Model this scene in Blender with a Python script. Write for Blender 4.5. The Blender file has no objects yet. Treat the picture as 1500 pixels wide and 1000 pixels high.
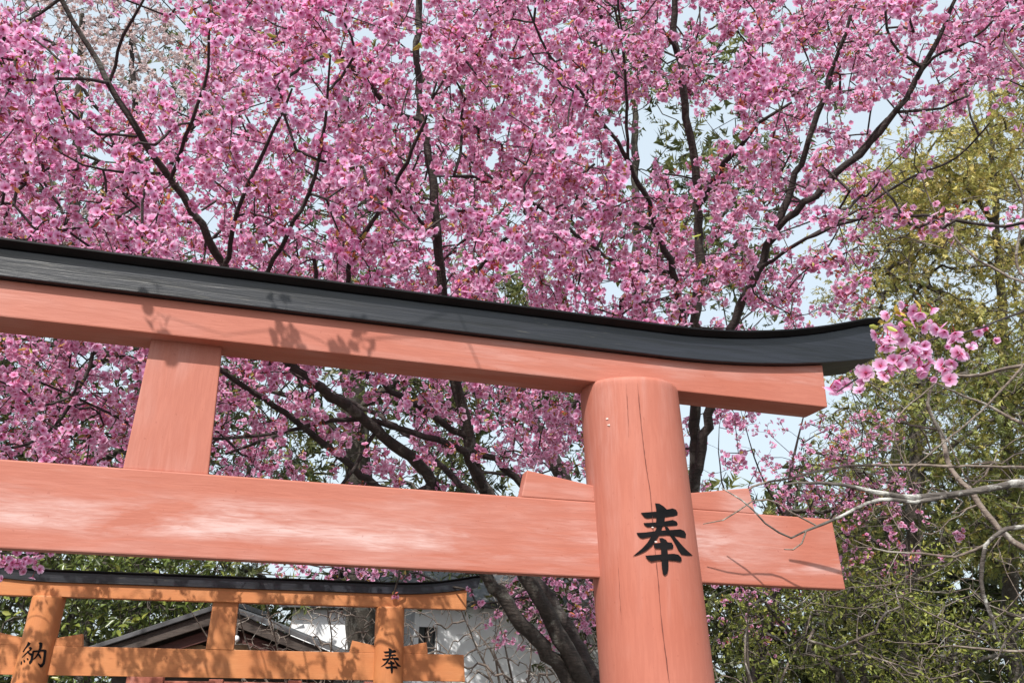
import bpy, bmesh, math, random
import numpy as np
from mathutils import Vector, Matrix
random.seed(7)
rng = np.random.default_rng(11)
sc = bpy.context.scene
col = sc.collection

# ------------------------------------------------------------------ camera
H = 1.80                                             # eye height above the ground
F_PX = 1266.8                                        # focal length in pixels of a 1500 px wide picture
CAM = np.array([-1.0456, -2.2857, H])
FWD = np.array([0.25244748, 0.89468342, 0.36852658])
RGT = np.array([0.96081516, -0.27684024, 0.01391761])
UPV = np.array([-0.11447485, -0.35057246, 0.92951302])
cd = bpy.data.cameras.new('camera')
cd.sensor_width = 36.0
cd.lens = F_PX / 1500 * 36
cd.clip_start = 0.05
cd.clip_end = 2000
cam = bpy.data.objects.new('camera', cd)
col.objects.link(cam)
M = Matrix([[RGT[i], UPV[i], -FWD[i], CAM[i]] for i in range(3)] + [[0, 0, 0, 1]])
cam.matrix_world = M
sc.camera = cam

# ------------------------------------------------------------------ sky, sun, exposure
SUN_EL, SUN_AZ = math.radians(47), math.radians(30)  # azimuth: from -y towards -x
sdir = Vector((-math.sin(SUN_AZ) * math.cos(SUN_EL), -math.cos(SUN_AZ) * math.cos(SUN_EL), math.sin(SUN_EL)))
w = bpy.data.worlds.new('World')
sc.world = w
w.use_nodes = True
wn = w.node_tree
sky = wn.nodes.new('ShaderNodeTexSky')
sky.sky_type = 'NISHITA'
sky.sun_disc = False
sky.sun_elevation = SUN_EL
sky.sun_rotation = math.atan2(sdir.x, sdir.y)
sky.air_density = 1.0
sky.dust_density = 4.0
sky.ozone_density = 1.0
veil = wn.nodes.new('ShaderNodeMix')                   # thin bright spring haze over the blue, the same all round
veil.data_type = 'RGBA'
veil.inputs[0].default_value = 0.70
veil.inputs[7].default_value = (5.3, 6.05, 6.5, 1)
wn.links.new(sky.outputs[0], veil.inputs[6])
wn.links.new(veil.outputs[2], wn.nodes['Background'].inputs[0])
wn.nodes['Background'].inputs[1].default_value = 0.15
sl = bpy.data.lights.new('sun', 'SUN')
sl.energy = 4.8
sl.angle = math.radians(0.53)
sl.color = (1.0, 0.955, 0.89)
sun = bpy.data.objects.new('sun', sl)
col.objects.link(sun)
sun.location = (-6, -10, 14)
sun.rotation_euler = sdir.to_track_quat('Z', 'Y').to_euler()
sc.view_settings.view_transform = 'Standard'
sc.view_settings.look = 'None'
sc.view_settings.gamma = 1
sc.view_settings.use_curve_mapping = False
sc.view_settings.exposure = 0.26
sc.cycles.max_bounces = 8
sc.cycles.diffuse_bounces = 5
sc.cycles.glossy_bounces = 2
sc.cycles.transmission_bounces = 4
sc.cycles.use_denoising = True

# ------------------------------------------------------------------ helpers
def at(px, py, d):
    "world point seen at a photograph pixel, d metres deep"
    return CAM + d * (FWD + RGT * (px - 750) / F_PX - UPV * (py - 500) / F_PX)

def at_arr(px, py, d):
    px, py, d = map(np.asarray, (px, py, d))
    return CAM + d[:, None] * (FWD + RGT * ((px - 750) / F_PX)[:, None] - UPV * ((py - 500) / F_PX)[:, None])

def to_px(P):
    D = np.asarray(P) - CAM
    z = D @ FWD
    return 750 + F_PX * (D @ RGT) / z, 500 - F_PX * (D @ UPV) / z, z

def tag(o, label=None, cat=None, group=None, kind=None):
    if label: o['label'] = label
    if cat: o['category'] = cat
    if group: o['group'] = group
    if kind: o['kind'] = kind
    return o

def empty(name, loc):
    o = bpy.data.objects.new(name, None)
    o.empty_display_size = 0.2
    o.location = Vector(loc)
    col.objects.link(o)
    return o

def link(name, me, mat=None, parent=None):
    o = bpy.data.objects.new(name, me)
    col.objects.link(o)
    if mat and not me.materials: me.materials.append(mat)
    if parent:
        o.parent = parent
        if parent.type == 'EMPTY' and parent.rotation_euler.z == 0:
            o.matrix_parent_inverse = Matrix.Translation(-parent.location)
        elif parent.type != 'EMPTY':
            pass
    return o

def link_local(name, me, mat, parent):
    "a part whose mesh is written in its parent's own coordinates"
    o = bpy.data.objects.new(name, me)
    col.objects.link(o)
    if mat and not me.materials: me.materials.append(mat)
    o.parent = parent
    return o

def np_mesh(name, V, Fc, C=None, smooth=False):
    "mesh from a vertex array and an (n,k) face array, with optional point colours"
    V = np.ascontiguousarray(V, dtype=np.float32); Fc = np.ascontiguousarray(Fc, dtype=np.int32)
    me = bpy.data.meshes.new(name)
    n, k = Fc.shape
    me.vertices.add(len(V)); me.vertices.foreach_set('co', V.ravel())
    me.loops.add(n * k); me.loops.foreach_set('vertex_index', Fc.ravel())
    me.polygons.add(n)
    me.polygons.foreach_set('loop_start', np.arange(0, n * k, k, dtype=np.int32))
    me.polygons.foreach_set('loop_total', np.full(n, k, dtype=np.int32))
    if smooth: me.polygons.foreach_set('use_smooth', np.ones(n, dtype=bool))
    if C is not None:
        a = me.attributes.new('Col', 'FLOAT_COLOR', 'POINT')
        C4 = np.ones((len(V), 4), dtype=np.float32); C4[:, :3] = C
        a.data.foreach_set('color', C4.ravel())
    me.update(calc_edges=True)
    return me

def bm_mesh(name, bm, smooth=False):
    me = bpy.data.meshes.new(name)
    bmesh.ops.recalc_face_normals(bm, faces=bm.faces)
    if smooth:
        for f in bm.faces: f.smooth = True
    bm.to_mesh(me); bm.free()
    return me

def prism_bm(pts_front, pts_back, bevel=0.004):
    "solid between two matching outlines"
    bm = bmesh.new()
    a = [bm.verts.new(p) for p in pts_front]
    b = [bm.verts.new(p) for p in pts_back]
    n = len(a)
    bm.faces.new(a); bm.faces.new(b[::-1])
    for i in range(n):
        bm.faces.new((a[i], b[i], b[(i + 1) % n], a[(i + 1) % n]))
    if bevel:
        bmesh.ops.recalc_face_normals(bm, faces=bm.faces)
        es = [e for e in bm.edges if len(e.link_faces) == 2 and e.calc_face_angle(0) > 0.6]
        bmesh.ops.bevel(bm, geom=es, offset=bevel, segments=2, profile=0.6, affect='EDGES', clamp_overlap=True)
    return bm

def box_bm(x0, x1, y0, y1, z0, z1, bevel=0.004):
    return prism_bm([(x0, y0, z0), (x1, y0, z0), (x1, y0, z1), (x0, y0, z1)],
                    [(x0, y1, z0), (x1, y1, z0), (x1, y1, z1), (x0, y1, z1)], bevel)

def spline(P, step):
    "Catmull-Rom through rows of P, resampled about every step metres"
    P = np.asarray(P, float)
    Q = np.vstack([2 * P[0] - P[1], P, 2 * P[-1] - P[-2]])
    out = []
    for i in range(1, len(Q) - 2):
        n = max(1, int(np.linalg.norm(Q[i + 1][:3] - Q[i][:3]) / step))
        for t in np.linspace(0, 1, n, endpoint=False):
            a, b, c, d = Q[i - 1], Q[i], Q[i + 1], Q[i + 2]
            out.append(.5 * (2 * b + (c - a) * t + (2 * a - 5 * b + 4 * c - d) * t * t + (3 * b - a - 3 * c + d) * t ** 3))
    out.append(Q[-2])
    return np.array(out)

def tube(P, r, sides=8, wob=0.0):
    "rings of a tapered tube along points P"
    P = np.asarray(P, float); r = np.asarray(r, float)
    n = len(P)
    T = np.gradient(P, axis=0); T /= np.linalg.norm(T, axis=1)[:, None] + 1e-12
    ref = np.array([0.31, 0.17, 0.93]) if abs(T[0] @ np.array([0.31, 0.17, 0.93])) < .9 else np.array([1., 0, 0])
    u = np.cross(T[0], ref); u /= np.linalg.norm(u)
    V = []
    for i in range(n):
        u = u - T[i] * (u @ T[i]); u /= np.linalg.norm(u) + 1e-12
        v = np.cross(T[i], u)
        a = np.arange(sides) * 2 * np.pi / sides
        rr = r[i] * (1 + (rng.normal(0, wob, sides) if wob else 0))
        V.append(P[i] + (np.cos(a) * rr)[:, None] * u + (np.sin(a) * rr)[:, None] * v)
    V = np.vstack(V)
    k = np.arange(sides)
    Fc = []
    for i in range(n - 1):
        Fc.append(np.stack([i * sides + k, i * sides + (k + 1) % sides, (i + 1) * sides + (k + 1) % sides, (i + 1) * sides + k], 1))
    Fc = np.vstack(Fc)
    return V, Fc

def join(parts):
    Vs, Fs, o = [], [], 0
    for V, Fc in parts:
        Vs.append(V); Fs.append(Fc + o); o += len(V)
    return np.vstack(Vs), np.vstack(Fs)

# ------------------------------------------------------------------ materials
class NT:
    def __init__(s, name):
        s.m = bpy.data.materials.new(name); s.m.use_nodes = True
        s.t = s.m.node_tree; s.t.nodes.clear()
        s.out = s.t.nodes.new('ShaderNodeOutputMaterial')
    def n(s, typ, ins=None, **kw):
        nd = s.t.nodes.new('ShaderNode' + typ)
        for k, v in kw.items(): setattr(nd, k, v)
        for k, v in (ins or {}).items():
            if hasattr(v, 'is_output'): s.t.links.new(v, nd.inputs[k])
            else: nd.inputs[k].default_value = v
        return nd
    def surf(s, sock): s.t.links.new(sock, s.out.inputs[0])
    def coord(s, scale=(1, 1, 1), gen='Object'):
        tc = s.n('TexCoord')
        return s.n('Mapping', {0: tc.outputs[gen], 3: scale}).outputs[0]
    def noise(s, vec, scale, detail=4, rough=.55, dist=0.0):
        return s.n('TexNoise', {'Vector': vec, 'Scale': scale, 'Detail': detail, 'Roughness': rough, 'Distortion': dist}).outputs[0]
    def ramp(s, fac, stops):
        r = s.n('ValToRGB', {0: fac}); e = r.color_ramp.elements
        while len(e) < len(stops): e.new(0.5)
        for i, (p, c) in enumerate(stops):
            e[i].position = p
            e[i].color = (*c, 1) if isinstance(c, (tuple, list)) else (c, c, c, 1)
        return r.outputs[0]
    def mix(s, fac, a, b, mode='MIX'):
        nd = s.n('Mix', data_type='RGBA', blend_type=mode)
        for k, v in ((0, fac), (6, a), (7, b)):
            if hasattr(v, 'is_output'): s.t.links.new(v, nd.inputs[k])
            else: nd.inputs[k].default_value = (*v, 1) if isinstance(v, (tuple, list)) else v
        return nd.outputs[2]
    def math(s, op, a, b=0.0):
        nd = s.n('Math', operation=op)
        for k, v in ((0, a), (1, b)):
            if hasattr(v, 'is_output'): s.t.links.new(v, nd.inputs[k])
            else: nd.inputs[k].default_value = v
        return nd.outputs[0]
    def bump(s, h, dist=.002, strength=.5):
        return s.n('Bump', {'Height': h, 'Distance': dist, 'Strength': strength}).outputs[0]

def painted_wood(name, base, deep, pale, scuff, axis='x', scuff_amt=.5, knots=True, band=None):
    "aged vermilion paint over planed timber; grain and wear run along the given axis"
    m = NT(name)
    along = {'x': (1, 1, 1), 'z': (1, 1, 1)}[axis]
    st = (.9, 9, 9) if axis == 'x' else (9, 9, .8)
    big = m.noise(m.coord(), 2.3, 4)
    gr = m.noise(m.coord(tuple(4 * v for v in st)), 3.0, 6, .65, .6)
    bl = m.noise(m.coord(st), 1.7, 5, .6, .3)
    c = m.mix(m.ramp(big, [(.3, 0.), (.72, 1.)]), base, pale)
    c = m.mix(m.math('MULTIPLY', m.ramp(gr, [(.44, 1.), (.60, 0.)]), .13), c, deep)
    sm = m.math('MULTIPLY', m.ramp(bl, [(.46, 0.), (.62, 1.)]), m.ramp(m.noise(m.coord((1, 1, 1)), 2.6, 3), [(.42, 0.), (.60, 1.)]))
    sm = m.math('MULTIPLY', sm, m.ramp(gr, [(.30, .45), (.58, 1.)]))
    if band:                                            # handling and weather have chalked the middle of the beam
        z = m.n('SeparateXYZ', {0: m.coord()}).outputs[2]
        zz = m.math('ADD', z, m.math('MULTIPLY', m.math('SUBTRACT', m.noise(m.coord((2.5, 2.5, 2.5)), 1.0, 4), .5), .10))
        t = m.math('DIVIDE', m.math('SUBTRACT', zz, band[0]), band[1] - band[0])
        sm2 = m.math('MULTIPLY', m.ramp(t, [(.16, 0.), (.30, 1.), (.55, .8), (.80, 0.)]), m.ramp(m.noise(m.coord((1.0, 1, 5)), 1.9, 5, .6, .4), [(.41, 0.), (.56, 1.)]))
        sm2 = m.math('MULTIPLY', sm2, m.ramp(gr, [(.34, .35), (.58, 1.)]))
        sm = m.math('MAXIMUM', m.math('MULTIPLY', sm, .35), sm2)
    c = m.mix(m.math('MULTIPLY', sm, scuff_amt), c, scuff)
    if knots:
        vo = m.n('TexVoronoi', {'Vector': m.coord((2.2, 5, 5) if axis == 'x' else (5, 5, 2.0)), 'Scale': 1.6, 'Randomness': 1.0})
        kn = m.ramp(vo.outputs[0], [(.035, 1.), (.085, 0.)])
        c = m.mix(m.math('MULTIPLY', kn, .35), c, deep)
    sp = m.ramp(m.noise(m.coord(), 90, 2), [(.70, 0.), (.76, 1.)])
    c = m.mix(m.math('MULTIPLY', sp, .3), c, deep)
    h = m.math('ADD', m.math('MULTIPLY', gr, 1.0), m.math('MULTIPLY', bl, .6))
    b = m.n('BsdfPrincipled', {'Base Color': c, 'Roughness': .58, 'Normal': m.bump(h, .0020, .38)})
    b.inputs['Specular IOR Level'].default_value = .35
    m.surf(b.outputs[0])
    return m.m

VERM = dict(base=(.42, .132, .086), deep=(.22, .045, .03), pale=(.455, .165, .118), scuff=(.62, .45, .43))
M_verm_x = painted_wood('vermilion_beam_paint', axis='x', scuff_amt=.35, **VERM)
M_verm_nuki = painted_wood('vermilion_worn_beam_paint', axis='x', scuff_amt=.80, band=(H + .2741, H + .4788), **VERM)
M_verm_z = painted_wood('vermilion_post_paint', axis='z', scuff_amt=.22, **VERM)
VORG = dict(base=(.50, .180, .066), deep=(.28, .08, .03), pale=(.56, .235, .09), scuff=(.48, .25, .13))
M_org_x = painted_wood('orange_beam_paint', axis='x', scuff_amt=.3, **VORG)
M_org_z = painted_wood('orange_post_paint', axis='z', scuff_amt=.2, **VORG)

def black_paint():
    m = NT('weathered_black_paint')
    g = m.noise(m.coord((1.2, 16, 22)), 3.2, 6, .6, .5)
    b1 = m.noise(m.coord((.8, 5, 6)), 1.6, 4)
    c = m.mix(m.ramp(g, [(.35, 0.), (.68, 1.)]), (.004, .005, .007), (.013, .015, .023))
    c = m.mix(m.math('MULTIPLY', m.ramp(b1, [(.45, 0.), (.75, 1.)]), .6), c, (.025, .029, .042))
    sc_ = m.math('MULTIPLY', m.ramp(m.noise(m.coord((4, 40, 60)), 3, 5), [(.62, 0.), (.70, 1.)]), m.ramp(m.noise(m.coord(), 1.3, 2), [(.5, 0.), (.68, 1.)]))
    c = m.mix(m.math('MULTIPLY', sc_, .7), c, (.22, .20, .15))
    b = m.n('BsdfPrincipled', {'Base Color': c, 'Roughness': .42, 'Specular IOR Level': .6, 'Normal': m.bump(g, .003, .6)})
    m.surf(b.outputs[0]); return m.m
M_black = black_paint()

def plain(name, c1, c2, scale=6, rough=.7, bump=.003, stretch=(1, 1, 1), spec=.5):
    m = NT(name)
    f = m.noise(m.coord(stretch), scale, 6, .6)
    c = m.mix(m.ramp(f, [(.3, 0.), (.7, 1.)]), c1, c2)
    b = m.n('BsdfPrincipled', {'Base Color': c, 'Roughness': rough, 'Specular IOR Level': spec, 'Normal': m.bump(f, bump, .6)})
    m.surf(b.outputs[0]); return m.m
M_board = plain('roof_board_black', (.004, .004, .005), (.012, .012, .014), 9, .55, spec=.18)
M_ink = plain('black_ink', (.004, .004, .005), (.010, .009, .010), 30, .9, .0005, spec=.15)
M_crack = plain('crack_dark', (.09, .022, .016), (.18, .045, .03), 30, .8, .0005)
M_stone = plain('granite', (.22, .21, .20), (.36, .35, .33), 25, .8)
M_gravel = plain('gravel_earth', (.085, .075, .062), (.15, .135, .115), 14, .95, .02)
M_plaster = plain('white_plaster', (.74, .76, .79), (.84, .85, .86), 4, .85)
M_roof = plain('grey_roof', (.045, .045, .048), (.09, .09, .095), 8, .7)
M_dark_wood = plain('dark_wood', (.030, .022, .018), (.075, .055, .045), 8, .7, .004, (1, 8, 8))
M_red_wood = plain('old_red_wood', (.05, .018, .014), (.10, .032, .025), 8, .7, .004, (1, 8, 8))
M_gold = plain('gilt', (.22, .13, .06), (.34, .22, .12), 20, .5)
M_glass = plain('dark_window', (.012, .013, .014), (.03, .03, .032), 3, .15, .0)
M_white = plain('white_metal', (.70, .70, .70), (.8, .8, .8), 9, .5)

def bark(name, c1, c2, lich, amt):
    m = NT(name)
    f = m.noise(m.coord(), 22, 7, .7, .6)
    ring = m.noise(m.coord((6, 6, 34)), 3, 5, .6)
    c = m.mix(m.ramp(f, [(.32, 0.), (.68, 1.)]), c1, c2)
    c = m.mix(m.math('MULTIPLY', m.ramp(ring, [(.55, 0.), (.68, 1.)]), .45), c, tuple(min(1, v * 1.7) for v in c2))
    l = m.ramp(m.noise(m.coord(), 9, 5, .62), [(.60 - .18 * amt, 0.), (.66 - .14 * amt, 1.)])
    c = m.mix(m.math('MULTIPLY', l, min(1, .25 + amt)), c, lich)
    b = m.n('BsdfPrincipled', {'Base Color': c, 'Roughness': .85, 'Normal': m.bump(m.math('ADD', f, ring), .012, .8)})
    m.surf(b.outputs[0]); return m.m
M_bark = bark('cherry_bark', (.016, .012, .011), (.052, .038, .034), (.20, .20, .18), .05)
M_bark_trunk = bark('cherry_trunk_bark', (.018, .014, .012), (.062, .048, .040), (.22, .22, .19), .20)
M_bark_pale = bark('lichen_bark', (.055, .045, .04), (.15, .13, .115), (.66, .66, .62), .50)
M_twig = bark('bare_twig_bark', (.10, .075, .06), (.26, .21, .175), (.40, .38, .34), .35)
M_bark_far = bark('evergreen_bark', (.035, .028, .022), (.10, .085, .07), (.2, .2, .18), .2)

def leafy(name, trans, rough=.5, spec=.3, tint=1.0):
    m = NT(name)
    a = m.n('Attribute', attribute_name='Col').outputs[0]
    d = m.n('BsdfPrincipled', {'Base Color': a, 'Roughness': rough})
    d.inputs['Specular IOR Level'].default_value = spec
    t = m.n('BsdfTranslucent', {'Color': a})
    mx = m.n('MixShader', {0: trans, 1: d.outputs[0], 2: t.outputs[0]})
    m.surf(mx.outputs[0]); return m.m
M_petal = leafy('cherry_petal', .48, .6, .2)
M_leaf = leafy('leaf', .30, .42, .4)
M_gloss = leafy('glossy_leaf', .18, .30, .5)

# ------------------------------------------------------------------ ground
def ground():
    n = 90
    g = np.linspace(-1, 1, n)
    g = np.sign(g) * (np.abs(g) ** 3) * 400
    X, Y = np.meshgrid(g, g)
    Z = np.zeros_like(X)
    far = np.hypot(X, Y)
    Z += rng.normal(0, .012, X.shape) * (far < 40) * (far > 6)
    V = np.stack([X.ravel(), Y.ravel() + 4, Z.ravel()], 1)
    i = np.arange(n * n).reshape(n, n)
    Fc = np.stack([i[:-1, :-1].ravel(), i[:-1, 1:].ravel(), i[1:, 1:].ravel(), i[1:, :-1].ravel()], 1)
    o = link('ground', np_mesh('ground', V, Fc, smooth=True), M_gravel)
    tag(o, 'gravelly bare earth ground of the shrine precinct', 'ground', kind='structure')
ground()

# ------------------------------------------------------------------ torii gates
KANJI_HO = [  # strokes traced in a 150 x 140 px window of the photograph, at 7.14x
    [(425,118),(470,122),(515,150),(548,182),(535,230),(525,290),(520,340),(500,370),(490,405),(440,405),(435,330),(440,250),(437,180)],
    [(275,218),(440,205),(540,185),(610,172),(645,185),(662,215),(660,245),(620,255),(520,265),(430,268),(340,275),(310,262)],
    [(303,325),(430,318),(540,305),(610,292),(650,308),(663,335),(655,352),(600,355),(500,358),(400,365),(345,365),(318,350)],
    [(230,428),(330,422),(430,408),(520,402),(690,390),(730,405),(750,440),(745,485),(700,475),(640,462),(560,452),(470,455),(380,465),(300,485),(270,480),(245,455)],
    [(440,380),(490,395),(470,450),(430,510),(390,565),(330,615),(260,650),(190,675),(230,640),(290,590),(345,530),(390,460),(425,410)],
    [(525,355),(560,370),(600,430),(650,490),(720,570),(770,620),(822,665),(760,665),(700,655),(670,610),(640,550),(600,480),(560,420),(535,390)],
    [(410,540),(480,530),(560,525),(600,530),(618,560),(612,592),(570,598),(500,592),(430,590),(412,570)],
    [(465,485),(500,480),(540,500),(560,530),(555,600),(565,700),(565,800),(555,850),(528,873),(505,850),(495,780),(490,680),(485,560),(480,510)],
    [(320,665),(400,660),(500,652),(620,645),(670,655),(700,685),(705,715),(690,730),(640,720),(560,712),(460,712),(385,728),(350,705)]]
KANJI_NO = [  # the same for the other character, 100 x 80 px window at 12.5x
    [(510,232),(565,260),(540,300),(470,370),(430,430),(412,415),(440,370),(490,290)],
    [(520,340),(560,325),(590,350),(575,385),(520,430),(450,490),(405,530),(400,515),(440,470),(500,410),(545,375)],
    [(500,395),(545,430),(580,470),(560,490),(520,460),(490,420)],
    [(560,440),(605,450),(600,540),(585,610),(550,650),(530,635),(528,600),(555,560),(565,500)],
    [(380,590),(400,590),(405,630),(390,660),(375,650)], [(430,560),(455,570),(465,600),(440,620),(428,590)], [(490,530),(515,535),(525,560),(505,575),(485,550)],
    [(600,395),(690,390),(790,370),(840,380),(855,400),(845,470),(835,560),(820,640),(775,700),(735,705),(715,670),(690,635),(700,625),(745,650),(775,620),(790,520),(800,430),(790,405),(700,420),(600,430)],
    [(705,250),(740,242),(780,260),(770,330),(740,400),(700,480),(650,540),(595,570),(600,555),(650,500),(690,430),(715,350),(718,290)],
    [(700,440),(740,470),(755,520),(740,545),(715,510),(690,470)],
    [(588,405),(628,405),(618,470),(603,560),(585,600),(570,560),(585,480)]]

class Gate:
    def __init__(g, **k): g.__dict__.update(k)
    def centre(g, sd, z): return sd * (g.half - g.lean * (z - g.zNb))
    def rad(g, z): return g.R * (1 - g.taper * (z - g.zNb))
    def local(g, P):
        d = np.asarray(P) - np.array([g.x, g.y, 0]); c, s = math.cos(g.yaw), math.sin(g.yaw)
        return np.array([c * d[0] + s * d[1], -s * d[0] + c * d[1], d[2]])
    def hit(g, sd, px, py, lift):
        "where the sight line through a pixel meets the pillar, in gate coordinates"
        o = g.local(CAM); q = g.local(at(px, py, 1.0)); d = q - o
        z = o[2] + .3
        for _ in range(12):
            cx, r = g.centre(sd, z), g.rad(z) + lift
            ox, oy = o[0] - cx, o[1]
            A, B, C = d[0]**2 + d[1]**2, ox * d[0] + oy * d[1], ox**2 + oy**2 - r * r
            D = max(B * B - A * C, 0)
            t = (-B - math.sqrt(D)) / A
            z = o[2] + t * d[2]
        return o + t * d

def character(g, sd, strokes, win, k, parent, label):
    bm = bmesh.new()
    for si, st in enumerate(strokes):
        b2 = bmesh.new()
        b2.faces.new([b2.verts.new((x, -y, 0)) for x, y in st])
        bmesh.ops.triangulate(b2, faces=b2.faces[:])
        for xx in range(150, 900, 40):
            bmesh.ops.bisect_plane(b2, geom=b2.verts[:] + b2.edges[:] + b2.faces[:], plane_co=(xx, 0, 0), plane_no=(1, 0, 0))
        vm = {}
        for v in b2.verts:
            vm[v] = bm.verts.new(g.hit(sd, win[0] + v.co.x / k, win[1] - v.co.y / k, .0009 + .00022 * si))
        for f in b2.faces:
            try: bm.faces.new([vm[v] for v in f.verts])
            except ValueError: pass
        b2.free()
    o = link_local('painted_character', bm_mesh('painted_character', bm), M_ink, parent)
    o['label'] = label

def swept(xs, ztop, zbot, y0, y1, bevel=.004):
    f = [(x, y0, z) for x, z in zip(xs, zbot)] + [(x, y0, z) for x, z in zip(xs[::-1], ztop[::-1])]
    b = [(p[0], y1, p[2]) for p in f]
    return f, b

def make_gate(g, name, label, mx, mz, mn):
    root = empty(name, (g.x, g.y, 0)); root.rotation_euler.z = g.yaw
    tag(root, label, 'torii gate', 'torii gates along the path')
    for sd in (-1, 1):
        # pillar: a tapered, slightly irregular log leaning inwards
        S, zs = 48, np.concatenate([np.linspace(0.04, g.zSb - .02, 26), [g.zSb + g.ptop - .012, g.zSb + g.ptop - .003, g.zSb + g.ptop]])
        V = []
        for i, z in enumerate(zs):
            r = g.rad(z) * (.985 if i == len(zs) - 2 else .95 if i == len(zs) - 1 else 1)
            for a in np.arange(S) * 2 * math.pi / S:
                rr = r * (1 + .006 * math.sin(3 * a + 1.3 * z + sd) + .004 * math.sin(5 * a - 2.1 * z))
                V.append((g.centre(sd, z) + rr * math.cos(a), rr * math.sin(a), z))
        V = np.array(V); k = np.arange(S); Fc = []
        for i in range(len(zs) - 1):
            Fc += np.stack([i * S + k, i * S + (k + 1) % S, (i + 1) * S + (k + 1) % S, (i + 1) * S + k], 1).tolist()
        Fc.append([(len(zs) - 1) * S + j for j in range(S)])
        me = bpy.data.meshes.new('pillar'); me.from_pydata(V.tolist(), [], Fc)
        for p in me.polygons[:-1]: p.use_smooth = True
        pil = link_local('pillar', me, mz, root)
        # round base stone
        bm = bmesh.new()
        cx = g.centre(sd, 0); prof = [(g.R * 1.55, 0), (g.R * 1.6, .05), (g.R * 1.45, .13), (g.R * 1.12, .17), (g.R * .9, .17)]
        rings = [[bm.verts.new((cx + r * math.cos(a), r * math.sin(a), z)) for a in np.arange(32) * math.pi / 16] for r, z in prof]
        for a, b in zip(rings, rings[1:]):
            for i in range(32): bm.faces.new((a[i], a[(i + 1) % 32], b[(i + 1) % 32], b[i]))
        bm.faces.new(rings[0][::-1]); bm.faces.new(rings[-1])
        link_local('base_stone', bm_mesh('base_stone', bm, True), M_stone, root)
        # wedges on both sides of the pillar
        for so in (-1, 1):
            z0 = g.zNt + .0006
            cxx = g.centre(sd, z0)
            xa, xb = cxx + so * (g.R * .80), cxx + so * (g.R + g.wl)
            ya = g.tN - .002
            pts = [(xa, z0), (xb + so * .006, z0), (xb - so * .010, z0 + g.wh), (xa, z0 + g.wh * .56)]
            bm = prism_bm([(x, -ya, z) for x, z in pts], [(x, ya, z) for x, z in pts], .003)
            link_local('wedge', bm_mesh('wedge', bm), mx, root)
    # tie beam through both pillars, its ends cut with a slight slant
    f = [(-g.xNe - .012, g.zNb), (g.xNe + .012, g.zNb), (g.xNe - .006, g.zNt), (-g.xNe + .006, g.zNt)]
    bm = prism_bm([(x, -g.tN, z) for x, z in f], [(x, g.tN, z) for x, z in f], .004)
    link_local('tie_beam', bm_mesh('tie_beam', bm), mn, root)
    # central strut, a tapering board
    f = [(-g.wb, g.zNt), (g.wb, g.zNt), (g.wt, g.zSb + .001), (-g.wt, g.zSb + .001)]
    bm = prism_bm([(x, -g.tst, z) for x, z in f], [(x, g.tst, z) for x, z in f], .003)
    link_local('centre_strut', bm_mesh('centre_strut', bm), mz, root)
    # upper beam, its top following the lift of the cap
    xs = np.linspace(-g.xSe, g.xSe, 49)
    lift = lambda x, a: a * np.clip((np.abs(x) - g.lift0) / (g.xC - g.lift0), 0, 1) ** 2
    top = g.zSt + lift(xs, g.liftb)
    f, b = swept(xs, top, np.full_like(xs, g.zSb), -g.tS, g.tS)
    link_local('upper_beam', bm_mesh('upper_beam', prism_bm(f, b, .004)), mx, root)
    # black cap beam, sweeping up at the ends, ends cut slanting outwards
    def sweep(zb, zt, y0, y1, y0t, y1t, name, mat, over, bev):
        xs = np.linspace(-1, 1, 61)
        xb, xt = xs * (g.xC + over), xs * (g.xC + over + .028)
        bot = zb + lift(xb, g.liftb); tp = zt + lift(xt, g.liftt)
        F1 = [(x, y0, z) for x, z in zip(xb, bot)] + [(x, y0t, z) for x, z in zip(xt[::-1], tp[::-1])]
        B1 = [(x, y1, z) for x, z in zip(xb, bot)] + [(x, y1t, z) for x, z in zip(xt[::-1], tp[::-1])]
        link_local(name, bm_mesh(name, prism_bm(F1, B1, bev)), mat, root)
    yc = g.tS + .021
    sweep(g.zSt + .001, g.zCt - .017, -yc, yc, -yc - .002, yc + .002, 'cap_beam', M_black, 0, .003)
    # thin roof board laid over the cap, a little proud of it
    xs = np.linspace(-1, 1, 61) * (g.xC + .036)
    z0 = g.zCt - .016 + lift(xs, g.liftt); z1 = z0 + .016; zl = z1 - .005
    ya, yb = g.tS + .028, g.tS + .050                   # the fascia leans outwards to a thin lip
    bm = bmesh.new()
    rows = [[bm.verts.new((x, y, z)) for x, z in zip(xs, zz)] for y, zz in ((-ya, z0), (-yb, zl), (-yb, z1), (0, z1 + .006), (yb, z1), (yb, zl), (ya, z0))]
    for a, b in zip(rows, rows[1:] + rows[:1]):
        for i in range(len(xs) - 1): bm.faces.new((a[i], a[i + 1], b[i + 1], b[i]))
    bm.faces.new([r[0] for r in rows]); bm.faces.new([r[-1] for r in rows][::-1])
    link_local('roof_board', bm_mesh('roof_board', bm), M_board, root)
    return root

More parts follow.
